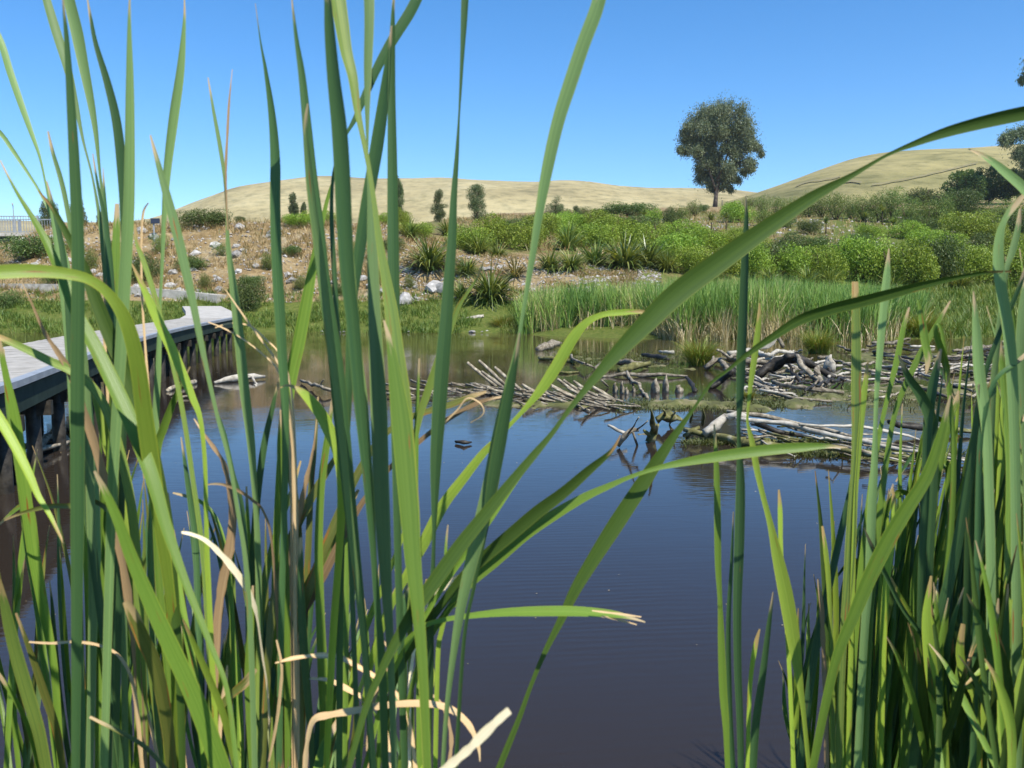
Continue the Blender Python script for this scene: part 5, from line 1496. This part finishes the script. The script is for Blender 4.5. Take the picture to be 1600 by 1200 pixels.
lf('arch','n','.95:1.0','33,438,2 50,475,4 70,520,7 90,550,10 108,580,13 130,640,15 155,720,16 180,820,16 210,1000,16 225,1200,14', lab="withered brown tipped leaf")
lf('arch','y','1.05:1.0','140,590,6 150,620,15 158,650,18 166,690,18 180,740,16 200,850,16 215,1000,14 220,1200,12')
lf('arch','b','1.05:1.0','185,733,2 192,790,12 201,830,17 208,870,13 214,920,10 220,1040,12 222,1200,10', lab="yellow leaf with orange spots")
lf('arch','d','.95:.95','45,1003,3 80,1005,5 120,1003,5 160,1010,6 190,1030,6 210,1080,8 222,1200,8')
lf('arch','o','.9:.9','140,1120,5 170,1135,7 200,1150,8 230,1170,8 262,1205,8')
lf('diag','m','.75:.85','148,736,5 165,770,14 185,815,19 205,870,23 230,930,27 262,1000,31 295,1070,33 320,1130,35 345,1200,36', yaw=(.15,.3), lab="broad bright leaf slanting right")
lf('diag','o','.9:.95','197,940,13 208,962,22 222,995,25 240,1035,26 252,1080,25 262,1140,23 268,1200,20', lab="cut off olive leaf with a brown end")
lf('diag','y','.85:.95','286,968,3 305,1010,10 330,1068,13 350,1120,13 368,1200,10')
lf('diag','k','1.05:1.0','330,600,2 338,640,4 352,680,5 365,740,6 378,790,8 385,870,9 388,1000,10 390,1200,10')
lf('diag','m','1.0:1.0','297,573,2 283,600,7 270,630,12 256,668,15 246,700,15 244,760,14 246,860,14 255,980,14 280,1200,12')
lf('diag','m','1.05:1.0','262,770,4 268,830,10 276,900,14 290,980,14 305,1060,14 320,1200,12')
lf('diag','k','1.1:1.0','283,683,2 292,745,9 300,800,12 306,850,12 309,950,12 312,1080,12 315,1200,12')
lf('yel','g','1.0:1.05','288,-5,2 288,35,6 282,110,15 272,180,18 262,260,15 257,330,10 253,420,6 250,480,6 248,560,10 244,640,13 240,760,13 236,900,13 250,1200,12')
lf('yel','g','.85:.9','235,211,3 247,255,10 262,310,16 278,370,18 292,430,17 303,480,14 315,540,11 328,600,8 342,660,7 358,720,7 372,800,8 384,880,9 392,1000,11 398,1200,11', lab="leaf with a blunt whitish tip")
lf('yel','y','.9:.95','206,412,2 222,445,10 244,495,17 266,540,19 287,588,17 300,620,14 313,655,9 320,720,8 322,800,8 325,900,10 340,1200,10', yaw=(.3,.3), lab="bright yellow green leaf")
lf('yel','b','.98:1.0','211,350,3 214,380,7 225,410,10 238,450,10 252,500,9 268,560,9 285,640,9 300,740,9 320,900,10 335,1200,10')
lf('yel','d','1.0:1.0','232,317,2 224,332,4 221,370,4 221,430,4 224,500,4 235,640,5 260,900,6 290,1200,6', lab="thin curled straw coloured leaf")
lf('yel','d','1.05:1.0','180,358,2 176,390,3 168,430,4 163,475,5 165,560,5 190,900,6 250,1200,6')
lf('split','g','1.0:1.05','325,121,2 334,175,6 344,230,8 351,280,6 354,330,4 357,390,9 365,450,15 373,520,19 381,600,19 391,680,16 396,740,12 400,800,10 404,900,12 408,1200,12')
lf('split','n','1.02:1.0','363,108,1 358,160,4 355,215,5 353,260,5 354,320,3 356,360,3', lab="dry split half of the leaf tip")
lf('split','k','1.05:1.05','437,590,3 425,640,9 412,700,13 402,780,13 395,880,14 392,1000,14 388,1200,13')
lf('split','n','1.05:1.0','303,654,2 320,680,6 338,705,8 350,725,9 358,760,12 364,800,16 358,860,17 346,920,16 338,1000,14 335,1200,12')
lf('split','n','1.0:1.0','318,758,2 335,756,4 352,758,5 375,768,6 395,782,5 412,800,4 425,850,5 435,1000,6 440,1200,6')
lf('split','m','1.1:1.05','270,770,3 290,775,6 310,782,7 328,796,7 342,820,7 352,860,8 362,950,10 372,1200,10')
lf('split','k','1.1:1.0','400,880,6 408,960,13 422,1040,15 440,1120,14 455,1200,13')
lf('curl','s','.82:1.05','284,832,4 300,835,8 322,845,10 345,866,12 368,893,15 386,920,13 397,945,8 403,972,4 411,1030,4 418,1080,4 425,1200,5', yaw=(.2,.2), lab="cream dry arching leaf")
lf('curl','m','1.0:1.0','395,915,4 392,980,12 388,1050,14 390,1120,14 395,1200,14')
lf('curl','m','1.05:1.05','385,760,3 388,840,10 392,920,16 400,1000,18 402,1100,16 405,1200,14')
lf('curl','y','1.1:1.05','370,1000,3 372,1040,8 375,1100,10 378,1200,10')
lf('curl','o','.95:.95','398,1045,12 385,1065,17 368,1080,16 350,1098,14 335,1130,12 330,1200,10', lab="folded olive leaf stub")
lf('curl','d','.95:.95','355,1040,3 352,1070,7 346,1110,8 340,1200,8')
lf('curl','d','.95:.95','420,1190,4 432,1130,6 438,1080,6 440,1040,5 432,1000,4')
# --- middle
lf('tall1','k','.95:1.0','399,5,1 407,65,3 415,110,7 425,180,14 430,250,19 430,320,20 432,400,20 436,470,21 440,540,19 445,620,16 446,700,13 444,800,12 440,950,12 436,1200,12')
lf('tall1','k','.85:.9','455,-10,2 463,60,8 472,120,14 480,200,18 487,280,23 497,360,25 505,430,24 515,500,26 524,560,28 531,630,30 540,720,27 551,830,22 561,920,17 569,1000,14 576,1100,13 582,1200,13')
lf('tall1','g','.80:.88','481,162,3 477,200,9 482,260,12 490,330,15 500,400,16 510,480,16 520,560,15 530,640,14 540,740,13 552,860,12 568,1000,10 585,1200,10', lab="light leaf with a white notched tip")
lf('tall1','m','1.05:1.05','527,262,3 512,310,7 503,350,9 492,400,14 481,460,21 468,530,24 455,590,23 444,670,18 436,760,14 430,900,13 425,1200,12')
lf('tall1','m','1.0:1.0','440,640,7 438,700,13 441,760,13 445,840,12 448,950,12 450,1200,12')
lf('tall1','o','1.05:1.0','446,690,6 452,730,12 462,790,15 468,860,13 470,950,12 470,1200,12')
lf('tall1','k','1.0:1.0','470,840,6 470,920,14 474,1000,16 480,1080,15 485,1140,12 488,1200,10')
lf('tall1','y','.9:.95','438,606,2 448,602,4 462,606,8 480,620,18 500,645,23 514,672,24 527,705,20 534,760,18 530,860,14 520,1000,14 510,1200,12', yaw=(.35,.2), lab="yellow leaf with a curled dry tip and brown streak")
lf('tall1','d','1.0:1.0','352,452,2 370,478,3 400,520,4 430,560,4 445,590,5 455,660,6 460,800,7 462,1200,8')
lf('tall1','d','1.02:1.0','325,503,2 350,513,3 380,530,3 410,553,3 435,580,4 450,640,5 455,800,6 458,1200,6')
lf('tall1','d','1.04:1.0','336,512,2 360,505,3 390,509,3 415,530,3 440,560,4 458,640,5 465,900,6 466,1200,6')
lf('dark','k','.76:.85','507,-40,8 512,0,14 515,50,20 521,120,25 530,200,30 535,280,31 538,350,30 543,430,28 551,500,26 557,570,24 563,640,22 572,740,15 582,850,11 590,950,13 598,1050,15 602,1200,13', yaw=(.5,.4), lab="broadest dark blue green leaf")
lf('dark','g','.82:.88','545,335,5 549,420,14 553,500,19 558,560,21 565,620,22 572,700,19 580,800,14 586,900,10 592,1000,9 600,1200,9')
lf('dark','k','.9:.95','612,40,3 607,90,11 600,150,20 590,220,25 580,280,24 571,330,23 562,390,22 555,440,18 548,500,16 545,600,15 538,750,13 532,900,14 530,1200,12', lab="dark leaf leaning up to the right")
lf('dark','k','.95:.9','665,-30,20 655,-10,20 640,20,21 615,60,20 590,105,17 570,150,14 555,185,10 540,212,5 528,240,4 520,280,6 518,340,8 522,420,10 530,560,10 545,800,10 560,1200,10', yaw=(.45,.3))
lf('dark','m','1.0:1.0','520,620,4 511,690,13 502,760,14 498,850,16 500,950,17 504,1050,19 507,1130,18 503,1200,16')
lf('dark','m','1.05:1.0','541,800,6 539,900,15 538,1000,17 537,1080,18 535,1200,16')
lf('dark','m','1.0:.95','530,1120,6 518,1145,15 506,1170,20 498,1200,21', yaw=(.2,.2))
lf('dark','o','1.1:1.05','497,620,3 492,700,8 486,760,11 482,850,12 476,980,12 470,1200,12')
lf('mid','b','.84:.80','510,-70,26 525,-20,29 533,30,28 541,80,23 551,120,19 558,170,14 566,210,10 576,260,9 584,310,9 592,370,13 602,430,19 612,490,26 620,560,32 627,620,37 631,680,39 636,740,38 641,800,36 646,880,30 653,950,24 660,1050,18 666,1200,13', yaw=(.2,.45), lab="long central leaf with a brown patch near its top")
lf('mid','m','.80:.78','600,500,3 610,540,14 619,600,28 627,660,38 633,720,39 640,800,37 646,880,31 653,950,25 661,1050,19 668,1200,14', yaw=(.55,.5), lab="widest dark central leaf")
lf('mid','g','.86:.84','573,-60,22 576,-20,21 577,30,19 575,100,16 574,160,11 574,210,6 574,250,5 578,300,10 582,400,21 585,480,24 588,560,28 592,640,32 595,740,31 599,830,28 604,920,21 609,1000,15 613,1100,13 616,1200,12')
lf('mid','k','.9:.92','616,-20,3 614,20,7 613,60,11 612,150,15 613,250,19 614,350,22 615,450,23 617,540,22 618,640,20 620,760,16 622,880,14 626,1000,14 632,1200,13')
lf('mid','m','1.0:1.0','655,560,4 650,700,10 648,850,13 650,950,13 655,1050,13 656,1200,13')
lf('mid','y','1.05:1.0','668,905,6 655,960,12 662,1010,20 672,1060,18 660,1120,14 655,1200,12')
lf('mid','k','1.0:.95','640,900,5 630,960,14 628,1060,16 632,1130,16 636,1200,14')
lf('lean','k','.92:.95','728,-60,16 727,-20,15 725,30,13 722,90,8 719,150,5 717,185,4 714,240,8 709,310,13 706,380,18 702,430,21 697,500,25 691,570,28 686,640,27 681,720,22 679,790,13 678,840,7 676,900,9 672,980,15 671,1050,17 669,1130,15 668,1200,12', yaw=(.2,.35), lab="leaf pinched to a thread in the sky")
lf('lean','b','1.0:1.0','757,405,2 745,435,4 731,456,6 716,480,9 702,520,11 686,560,14 669,610,15 656,650,13 647,700,11 640,800,10 640,950,10 645,1200,10', lab="short leaf with a red brown tip")
lf('lean','y','.95:.95','740,900,3 733,915,9 722,935,8 700,955,9 690,985,9 684,1030,9 680,1200,9')
lf('lean','m','.9:.9','700,820,2 697,850,5 695,900,6')
lf('right','g','.82:.88','950,-50,22 940,-15,25 930,20,27 911,70,27 891,130,27 872,190,25 856,260,23 843,330,17 832,400,13 822,460,9 812,520,7 803,565,10 794,610,20 780,680,27 766,760,31 751,820,29 736,880,25 720,950,19 706,1040,12 697,1120,9 692,1200,8', yaw=(.2,.3), lab="pale leaf leaning over the far hill")
lf('right','k','.83:.9','812,520,3 806,560,10 796,610,19 783,680,25 772,740,24 762,800,16 752,860,9 740,920,7 725,1000,7 712,1200,8')
lf('cross','v','.95:.78','1700,160,14 1650,168,22 1600,177,27 1540,190,25 1480,206,20 1430,224,12 1385,243,6 1330,275,11 1270,308,23 1200,355,33 1130,405,41 1060,457,43 1010,505,38 960,556,27 920,602,15 888,642,9 862,678,10 835,710,15 800,752,19 760,802,25 720,852,28 682,905,29 650,950,25 620,1000,19 595,1050,15 570,1110,13 545,1200,11', yaw=(.1,.5), lab="very long diagonal leaf")
lf('cross','m','.95:.9','855,690,2 830,720,6 800,760,10 770,805,12 735,855,12 700,905,10 660,970,9 610,1060,9 570,1200,9')
lf('bent','m','.95:.95','1325,699,2 1290,697,10 1250,699,18 1200,703,21 1130,712,21 1070,722,15 1025,732,9 985,745,8 950,760,12 915,776,16 868,803,21 820,836,22 772,878,22 732,913,18 702,950,13 665,1010,10 640,1090,9 625,1200,9', yaw=(.2,.3), lab="leaf lying level to the right over the water")
lf('bent','v','.93:.95','970,679,2 955,705,8 920,735,17 880,770,22 840,800,25 800,834,25 760,868,23 722,903,19 690,945,16 650,1000,15 615,1070,12 590,1200,10', yaw=(.4,.4))
lf('bent','v','1.0:.95','1580,424,3 1540,426,6 1480,437,11 1420,452,18 1360,468,22 1300,483,22 1250,500,20 1210,525,15 1170,552,10 1135,580,6 1110,600,6 1085,637,6 1060,672,13 1030,716,23 1000,762,29 962,820,31 930,870,27 900,920,22 876,970,15 851,1020,10 830,1070,8 812,1120,10 796,1160,12 780,1200,13', yaw=(.45,.2), lab="long leaf twisting and arching right to a brown tip")
lf('bent','y','.95:.98','1022,490,3 1000,487,8 970,488,12 940,492,11 915,505,15 894,530,21 872,568,23 850,602,20 826,632,11 805,655,8 780,682,9 755,708,15 722,750,19 692,790,21 664,845,22 640,890,17 605,960,13 575,1060,11 560,1200,10', yaw=(.4,.2), lab="yellow green leaf bent over at the tip")
lf('bent','m','.9:.95','1008,972,2 985,965,7 955,959,14 900,955,19 840,955,19 785,957,15 735,962,11 695,968,9 660,980,9 625,1015,9 600,1080,9 590,1200,9', yaw=(.3,.2), lab="level leaf with a split dry tip")
lf('bent','d','.89:.9','1002,964,2 975,960,4 950,957,4 925,954,3')
lf('bent','d','.91:.9','995,976,2 965,968,4 940,963,4')
lf('straw','s','.62:.62','796,1110,13 782,1122,15 765,1138,18 748,1155,18 735,1168,16 718,1183,18 700,1198,18 680,1214,14', yaw=(0,0), lab="straight cream straw with a snapped end")
lf('straw','d','.9:.9','750,1190,2 747,1165,8 732,1132,12 702,1107,14 660,1099,14 600,1102,14 555,1110,14 515,1117,14 490,1125,10 480,1160,9 476,1210,9', yaw=(.2,.2), lab="tan dry leaf arching over")
lf('straw','d','.95:.95','430,1036,3 460,1028,8 500,1024,10 530,1027,10 560,1042,10 590,1060,9 620,1085,8 640,1130,8 650,1210,8', yaw=(.2,.2))
lf('straw','d','1.0:.95','483,1060,4 515,1063,8 545,1078,11 575,1098,11 600,1130,9 612,1210,8', yaw=(.2,.2))
lf('straw','s','.97:.95','720,897,3 708,906,10 690,920,12 675,938,9 662,965,7 648,1010,7 640,1080,7 640,1200,7', lab="dry leaf end catching the light")
lf('straw','d','1.0:.95','598,1000,3 610,1020,9 602,1045,12 590,1075,12 578,1120,9 575,1200,8')
lf('straw','d','1.0:.95','575,1158,3 560,1175,6 545,1195,7 530,1220,7')
lf('straw','n','1.0:.95','665,1080,4 690,1100,6 705,1150,8 700,1205,8')
lf('oliv','o','1.02:1.0','760,612,4 735,620,10 705,632,12 670,642,12 635,655,12 600,680,12 570,720,14 540,780,16 510,850,18 480,930,18 455,1010,16 440,1200,14', yaw=(.4,.3))
lf('oliv','n','1.04:1.0','795,618,3 750,628,9 700,655,11 655,690,10 612,728,10 575,772,12 540,830,14 505,900,16 470,970,16 450,1080,14 445,1200,12', yaw=(.3,.3))
lf('oliv','o','1.05:1.0','540,690,3 515,730,12 485,780,17 460,830,18 440,890,17 425,960,15 415,1100,13 410,1200,12', lab="olive leaf with yellow margins")
lf('oliv','b','1.05:1.0','560,765,5 535,815,15 508,865,19 478,925,20 455,985,20 435,1080,17 425,1200,14')
lf('oliv','b','1.1:1.0','470,720,3 455,770,9 440,810,12 425,860,14 412,920,14 405,1020,12 400,1200,10')
lf('oliv','n','1.05:1.0','495,655,2 490,700,5 480,745,9 470,790,12 458,850,12 448,950,12 440,1200,12')
lf('oliv','k','1.1:1.0','560,870,4 545,930,10 525,1000,13 505,1080,14 490,1200,12')
lf('oliv','y','1.1:1.05','640,800,3 625,850,8 605,900,10 580,960,12 555,1040,12 535,1200,12')
lf('oliv','d','1.0:1.0','735,660,2 752,650,2 756,640,2 748,628,3 730,622,3 715,640,3 690,665,4', lab="fine curled dry thread")
# --- right
lf('soloA','k','1.05:1.05','1165,306,2 1166,340,8 1164,400,14 1161,480,17 1158,560,18 1156,620,14 1154,665,7 1155,700,9 1157,760,17 1155,850,19 1152,950,16 1153,1050,14 1156,1120,13 1158,1200,12', yaw=(.3,.3))
lf('soloA','m','1.1:1.1','1116,663,3 1119,720,9 1121,800,13 1122,880,12 1125,940,9 1127,1000,13 1130,1080,15 1135,1140,13 1138,1200,12')
lf('soloA','k','1.1:1.1','1146,800,2 1143,880,6 1138,980,9 1140,1100,10 1145,1200,10')
lf('soloB','y','1.05:1.05','1187,473,2 1186,500,9 1180,550,12 1173,600,9 1169,640,5 1168,660,5 1175,690,10 1182,730,12 1191,770,10 1204,820,12 1215,870,21 1228,930,27 1240,1000,25 1247,1050,16 1255,1110,9 1264,1200,8', yaw=(.1,.3), lab="yellow green leaf with a pinched brown waist")
lf('soloB','k','1.1:1.1','1208,925,2 1201,980,9 1191,1060,13 1181,1130,15 1176,1200,15')
lf('soloB','y','1.1:1.1','1217,765,3 1219,800,9 1220,850,8 1224,920,7 1232,1020,8 1240,1200,8')
lf('soloB','y','1.1:1.1','1187,983,3 1180,1010,9 1173,1060,8 1170,1120,8 1168,1200,8')
lf('rA','b','1.1:1.1','1336,440,12 1337,480,15 1338,530,17 1338,590,19 1338,650,17 1336,710,13 1333,760,13 1330,830,19 1326,900,19 1320,970,15 1315,1050,14 1310,1200,14', lab="upright leaf with a rust red spot")
lf('rA','y','1.1:1.1','1356,565,3 1352,600,10 1347,650,10 1341,720,8 1336,800,8 1330,1000,9 1325,1200,9')
lf('rA','y','1.15:1.1','1285,822,4 1290,860,9 1294,900,9 1297,960,8 1300,1060,10 1302,1200,10')
lf('rA','n','1.15:1.1','1278,905,3 1283,940,9 1286,1000,9 1290,1100,9 1292,1200,9')
lf('rA','k','1.2:1.15','1345,670,3 1330,760,10 1310,850,13 1290,940,14 1270,1040,15 1250,1200,14')
lf('rB','g','1.1:1.1','1389,388,2 1385,440,15 1379,500,15 1374,560,12 1370,610,9 1368,660,8 1366,730,13 1362,800,17 1358,900,16 1350,1000,15 1340,1200,14', lab="pale tall leaf")
lf('rB','m','1.15:1.1','1421,480,3 1412,510,9 1402,560,11 1392,600,9 1380,650,8 1370,700,10 1362,760,13 1350,860,14 1335,1000,14 1320,1200,14')
lf('rB','m','1.15:1.1','1485,470,3 1465,505,9 1440,550,12 1420,590,11 1400,640,9 1388,700,10 1375,800,12 1360,950,13 1350,1200,13')
lf('rB','y','1.1:1.1','1395,763,3 1397,790,10 1393,840,13 1386,900,13 1380,1000,13 1375,1200,12')
lf('rB','y','1.1:1.1','1392,902,3 1404,930,11 1418,955,11 1430,985,10 1438,1040,10 1445,1200,12')
lf('rC','m','1.1:1.1','1447,584,3 1450,560,12 1445,530,15 1440,495,11 1434,468,3')
lf('rC','m','1.1:1.1','1478,604,3 1480,580,12 1471,548,13 1462,518,9 1464,506,5 1472,520,6 1482,600,8 1490,720,10 1480,900,14 1460,1200,14', lab="leaf folded back with its tip hanging down")
lf('rC','m','1.15:1.1','1498,610,3 1493,632,12 1484,655,13 1474,700,13 1462,760,13 1450,860,14 1430,1000,14 1415,1200,14')
lf('rC','k','1.1:1.1','1404,555,3 1420,590,14 1440,620,20 1455,660,22 1458,720,20 1455,800,18 1450,900,18 1440,1200,16')
lf('rC','k','1.1:1.1','1470,545,5 1460,590,16 1452,640,18 1448,700,16 1446,780,14 1440,900,14 1435,1200,14')
lf('rC','m','1.12:1.1','1462,660,4 1455,700,12 1450,760,12 1440,850,14 1425,950,14 1410,1200,14')
lf('rD','m','.95:1.0','1485,618,3 1470,680,15 1450,740,22 1420,790,26 1390,840,28 1360,900,27 1335,960,23 1310,1020,19 1290,1100,16 1270,1200,14', yaw=(.3,.4), lab="wide leaf slanting up right")
lf('rD','k','1.0:1.05','1530,600,3 1520,700,14 1505,800,18 1485,900,20 1460,1000,20 1440,1100,18 1425,1200,16')
lf('rD','k','1.05:1.05','1350,825,2 1365,860,9 1385,900,9 1410,950,8 1450,1010,8 1480,1100,9 1495,1200,9')
lf('rD','y','1.0:1.0','1505,975,8 1500,1020,15 1508,1060,14 1525,1100,12 1530,1200,11')
lf('rD','y','1.0:1.0','1455,900,4 1448,960,16 1452,1020,22 1460,1080,24 1470,1140,22 1475,1200,20')
lf('rE','g','1.0:1.0','1521,455,2 1526,520,16 1530,580,20 1537,630,20 1542,680,18 1545,760,17 1548,880,17 1550,1200,16')
lf('rE','g','1.0:1.0','1600,305,8 1584,322,14 1570,343,11 1562,370,16 1560,410,20 1566,460,20 1576,520,21 1582,600,20 1586,720,18 1588,900,18 1590,1200,16')
lf('rE','g','1.05:1.0','1594,326,4 1590,360,11 1582,392,13 1573,420,9 1566,470,10 1558,540,11 1550,640,12 1548,800,12 1555,1200,12')
lf('rE','g','1.05:1.05','1610,420,16 1600,480,19 1596,540,20 1600,620,20 1606,740,18 1608,1000,18 1610,1200,16')
lf('rE','k','1.0:1.05','1606,410,8 1592,450,8 1575,490,9 1558,530,9 1545,565,9 1533,610,10 1524,680,12 1515,800,14 1510,1000,14 1505,1200,14')
lf('rE','k','1.0:1.0','1612,545,8 1590,565,8 1568,580,8 1552,600,8 1540,640,9 1530,720,10 1525,1000,12 1520,1200,12')
lf('rE','m','1.05:1.0','1563,530,3 1567,580,13 1573,650,14 1578,740,14 1575,900,14 1570,1200,14')
lf('rE','m','1.0:1.0','1560,935,3 1556,1000,14 1558,1080,19 1562,1200,19', lab="short bright leaf low in the dark clump")
lf('rF','g','.95:1.0','1513,233,2 1530,240,7 1550,252,12 1575,272,17 1600,294,19 1625,325,20 1640,380,20 1648,500,20 1650,800,18 1650,1200,16', lab="leaf arching in over the hill")
lf('rF','k','1.0:1.0','1640,560,6 1625,660,14 1615,780,16 1620,950,16 1625,1200,14')

# filler plants: (id, picture column of the root, depth, leaves, tip rows, lean, label)
def fill_plant(pid, lab, cx, depth, n, tops, spreadx, wr, cols, lean=0, sd=0):
    rr = random.Random(sd)
    plant(pid, lab)
    for i in range(n):
        bx = cx + rr.uniform(-spreadx, spreadx) * .45
        ty = rr.uniform(*tops)
        tx = bx + lean * (1200 - ty) / 600 + rr.gauss(0, spreadx * .8)
        bow = rr.uniform(-18, 18)
        w_ = rr.uniform(*wr) * .92
        pts = []
        broken = rr.random() < .06
        for k in range(8):
            u = k / 7
            x = tx + (bx - tx) * (u ** .75) + bow * math.sin(math.pi * u)
            y = ty + (1205 - ty) * u
            wk = w_ * min(1, .12 + u * 2.4) * (1 - .35 * u)
            if k == 0: wk = w_ * .1
            pts.append("%.1f,%.1f,%.1f" % (x, y, wk))
        if broken:
            x0, y0 = [float(v) for v in pts[0].split(",")[:2]]
            s = rr.choice([-1, 1])
            pts = ["%.1f,%.1f,3" % (x0 + s * rr.uniform(25, 60), y0 + rr.uniform(20, 60)), "%.1f,%.1f,%.1f" % (x0 + s * 14, y0 + 4, w_ * .8)] + pts[1:]
        lf(pid, rr.choice(cols), "%.2f:%.2f" % (depth + rr.uniform(-.05, .1), depth + rr.uniform(-.05, .1)), " ".join(pts))
FL = [
 ('f1', "low cattail plant in the far lower left corner behind the bright bent leaves", 30, 1.25, 9, (700, 1000), 60, (10, 17), 'kmmog', 0),
 ('f2', "cattail plant behind the widest upright leaf in the lower left", 120, 1.3, 11, (640, 950), 55, (9, 16), 'kvmmoy', 0),
 ('f3', "dense cattail plant behind the yellow spotted leaf at the lower left", 205, 1.25, 13, (640, 900), 60, (10, 17), 'kkmmyo', 0),
 ('f4', "cattail plant filling the gap left of the cream arched leaf", 265, 1.2, 12, (760, 980), 45, (9, 16), 'kmmob', 5),
 ('f5', "cattail plant standing behind the cream arched leaf", 330, 1.3, 12, (780, 1020), 50, (9, 16), 'kkmmob', 10),
 ('f6', "cattail plant between the cream arched leaf and the olive slanting leaves", 395, 1.2, 12, (760, 1000), 50, (9, 16), 'kkmyo', 10),
 ('f7', "cattail plant low behind the olive slanting leaves", 455, 1.25, 12, (820, 1020), 45, (9, 16), 'kkmyo', 30),
 ('f8', "cattail plant low behind the central wide leaves", 525, 1.25, 10, (830, 1040), 45, (9, 16), 'kkmog', 20),
 ('f9', "cattail plant low down right of the central wide leaves", 620, 1.3, 8, (860, 1050), 40, (9, 15), 'kmmg', 0),
 ('g1', "thin cattail plant at the left foot of the right clump", 1250, 1.45, 8, (840, 1080), 35, (8, 15), 'kvmmy', 40),
 ('g2', "cattail plant in the right clump below the rusty spotted upright leaf", 1310, 1.4, 11, (720, 1000), 45, (9, 17), 'kmvmgy', 60),
 ('g3', "cattail plant in the right clump straight below the pale tall leaf", 1370, 1.35, 13, (620, 950), 50, (10, 18), 'kmvmgy', 70),
 ('g4', "cattail plant in the right clump below the folded back leaf", 1430, 1.3, 14, (560, 900), 50, (10, 18), 'kvkmmgy', 75),
 ('g5', "thick dark cattail plant low in the right clump", 1485, 1.25, 14, (520, 860), 50, (11, 19), 'kvkmmy', 80),
 ('g6', "cattail plant in the right clump just inside the frame edge", 1540, 1.2, 14, (470, 820), 50, (11, 20), 'kvmmgy', 80),
 ('g7', "tall cattail plant cut by the right frame edge", 1595, 1.15, 14, (400, 780), 50, (11, 20), 'kvmmgy', 60),
 ('g8', "cattail plant mostly beyond the right frame edge, leaves leaning in", 1660, 1.1, 12, (380, 760), 60, (11, 20), 'kkmg', -30),
 ('g9', "back cattail plant in the right clump, its tips against the driftwood", 1500, 1.9, 16, (560, 820), 70, (8, 13), 'kvmmgy', 90),
 ('g10', "back cattail plant in the middle of the right clump, shaded at its foot", 1400, 1.9, 14, (660, 900), 60, (8, 13), 'kvmmy', 80),
 ('g11', "farthest cattail plant behind the right frame edge leaves", 1600, 2.0, 16, (500, 780), 70, (8, 13), 'kvmmgy', 60),
 ('g12', "squat dark cattail plant in the lower right corner", 1575, .95, 9, (760, 1060), 60, (14, 24), 'kvmy', 30),
 ('g13', "squat dark cattail plant low in the front of the right clump", 1470, 1.0, 8, (860, 1090), 55, (13, 22), 'kvmy', 40),
]
for i, a in enumerate(FL):
    fill_plant(a[0], a[1], a[2], a[3], int(a[4] * (2.2 if a[0][0] == 'g' else 1.05)), a[5], a[6], a[7], a[8], a[9], 100 + i)

for pid, pl in PLANTS.items():
    items = []
    for col, depth, pts, yaw, lab in pl['leaves']:
        a = np.array([[float(v) for v in p.split(",")] for p in pts.split()])
        dd = [float(v) for v in depth.split(":")]
        if len(dd) == 1: dd = dd * 2
        C = catmull(a, 5 if len(a) > 9 else 6)
        seglen = np.concatenate([[0], np.cumsum(np.linalg.norm(np.diff(C[:, :2], axis=0), axis=1))])
        u = seglen / seglen[-1]
        dep = dd[0] + (dd[1] - dd[0]) * u
        if col in 'gkmybov': C[:, 2] *= 1.04
        P3 = [np.array(PD(x, y, d)) for (x, y, _), d in zip(C, dep)]
        W_ = np.maximum(C[:, 2] * .77, 1.0) * dep / F
        ph = random.random() * 9
        if col in 'dns': W_ = W_ * (1 + .35 * np.array([noise.noise(Vector((q * .06, ph, 1))) for q in seglen]))
        items.append([col, P3, W_, yaw, lab, a[-1][1] >= 1190])
    rooted = [it for it in items if it[5]]
    if rooted: bx = float(np.mean([it[1][-1][0] for it in rooted])); by = float(np.mean([it[1][-1][1] for it in rooted]))
    else: bx, by = items[0][1][-1][0], items[0][1][-1][1]
    by += .12
    bz = H(bx, by)
    bz = max(bz, -.7) - .02
    root = empty("cattail_plant", (bx, by, bz))
    tag(root, pl['label'], "cattail", "cattail plants in the foreground")
    for col, P3, W_, yaw, lab, isroot in items:
        if isroot:
            e = P3[-1]; t = e - P3[-3]; t /= np.linalg.norm(t)
            foot = np.array([bx + (e[0] - bx) * .12, by + (e[1] - by) * .12, bz])
            L = np.linalg.norm(foot - e)
            c1 = e + t * L * .35; c2 = foot + np.array([0, 0, L * .4])
            for k in range(1, 13):
                s = k / 12
                P3.append((1 - s) ** 3 * e + 3 * (1 - s) ** 2 * s * c1 + 3 * (1 - s) * s * s * c2 + s ** 3 * foot)
            W_ = np.concatenate([W_, W_[-1] + (max(W_[-1] * .9, .011) - W_[-1]) * np.linspace(.08, 1, 12)])
        if yaw is None:
            y0 = random.uniform(.1, .55) * random.choice([1, 1, -1]); yaw = (y0, y0 + random.uniform(-.3, .3))
        if yaw is not None and yaw != (0, 0) and col in 'ds': yaw = (max(.55, yaw[0]), max(.55, yaw[1]))
        me = leaf_mesh(P3, W_, yaw, BM[col], prefer={'k': -1, 'v': -1, 'o': 0, 'n': 0, 'g': random.choice([1, 1, 0])}.get(col, 1))
        me.transform(__import__("mathutils").Matrix.Translation((-bx, -by, -bz)))
        o = link("leaf" if col not in 'dns' else "dry_leaf", me, root)
        if lab: o['label'] = lab
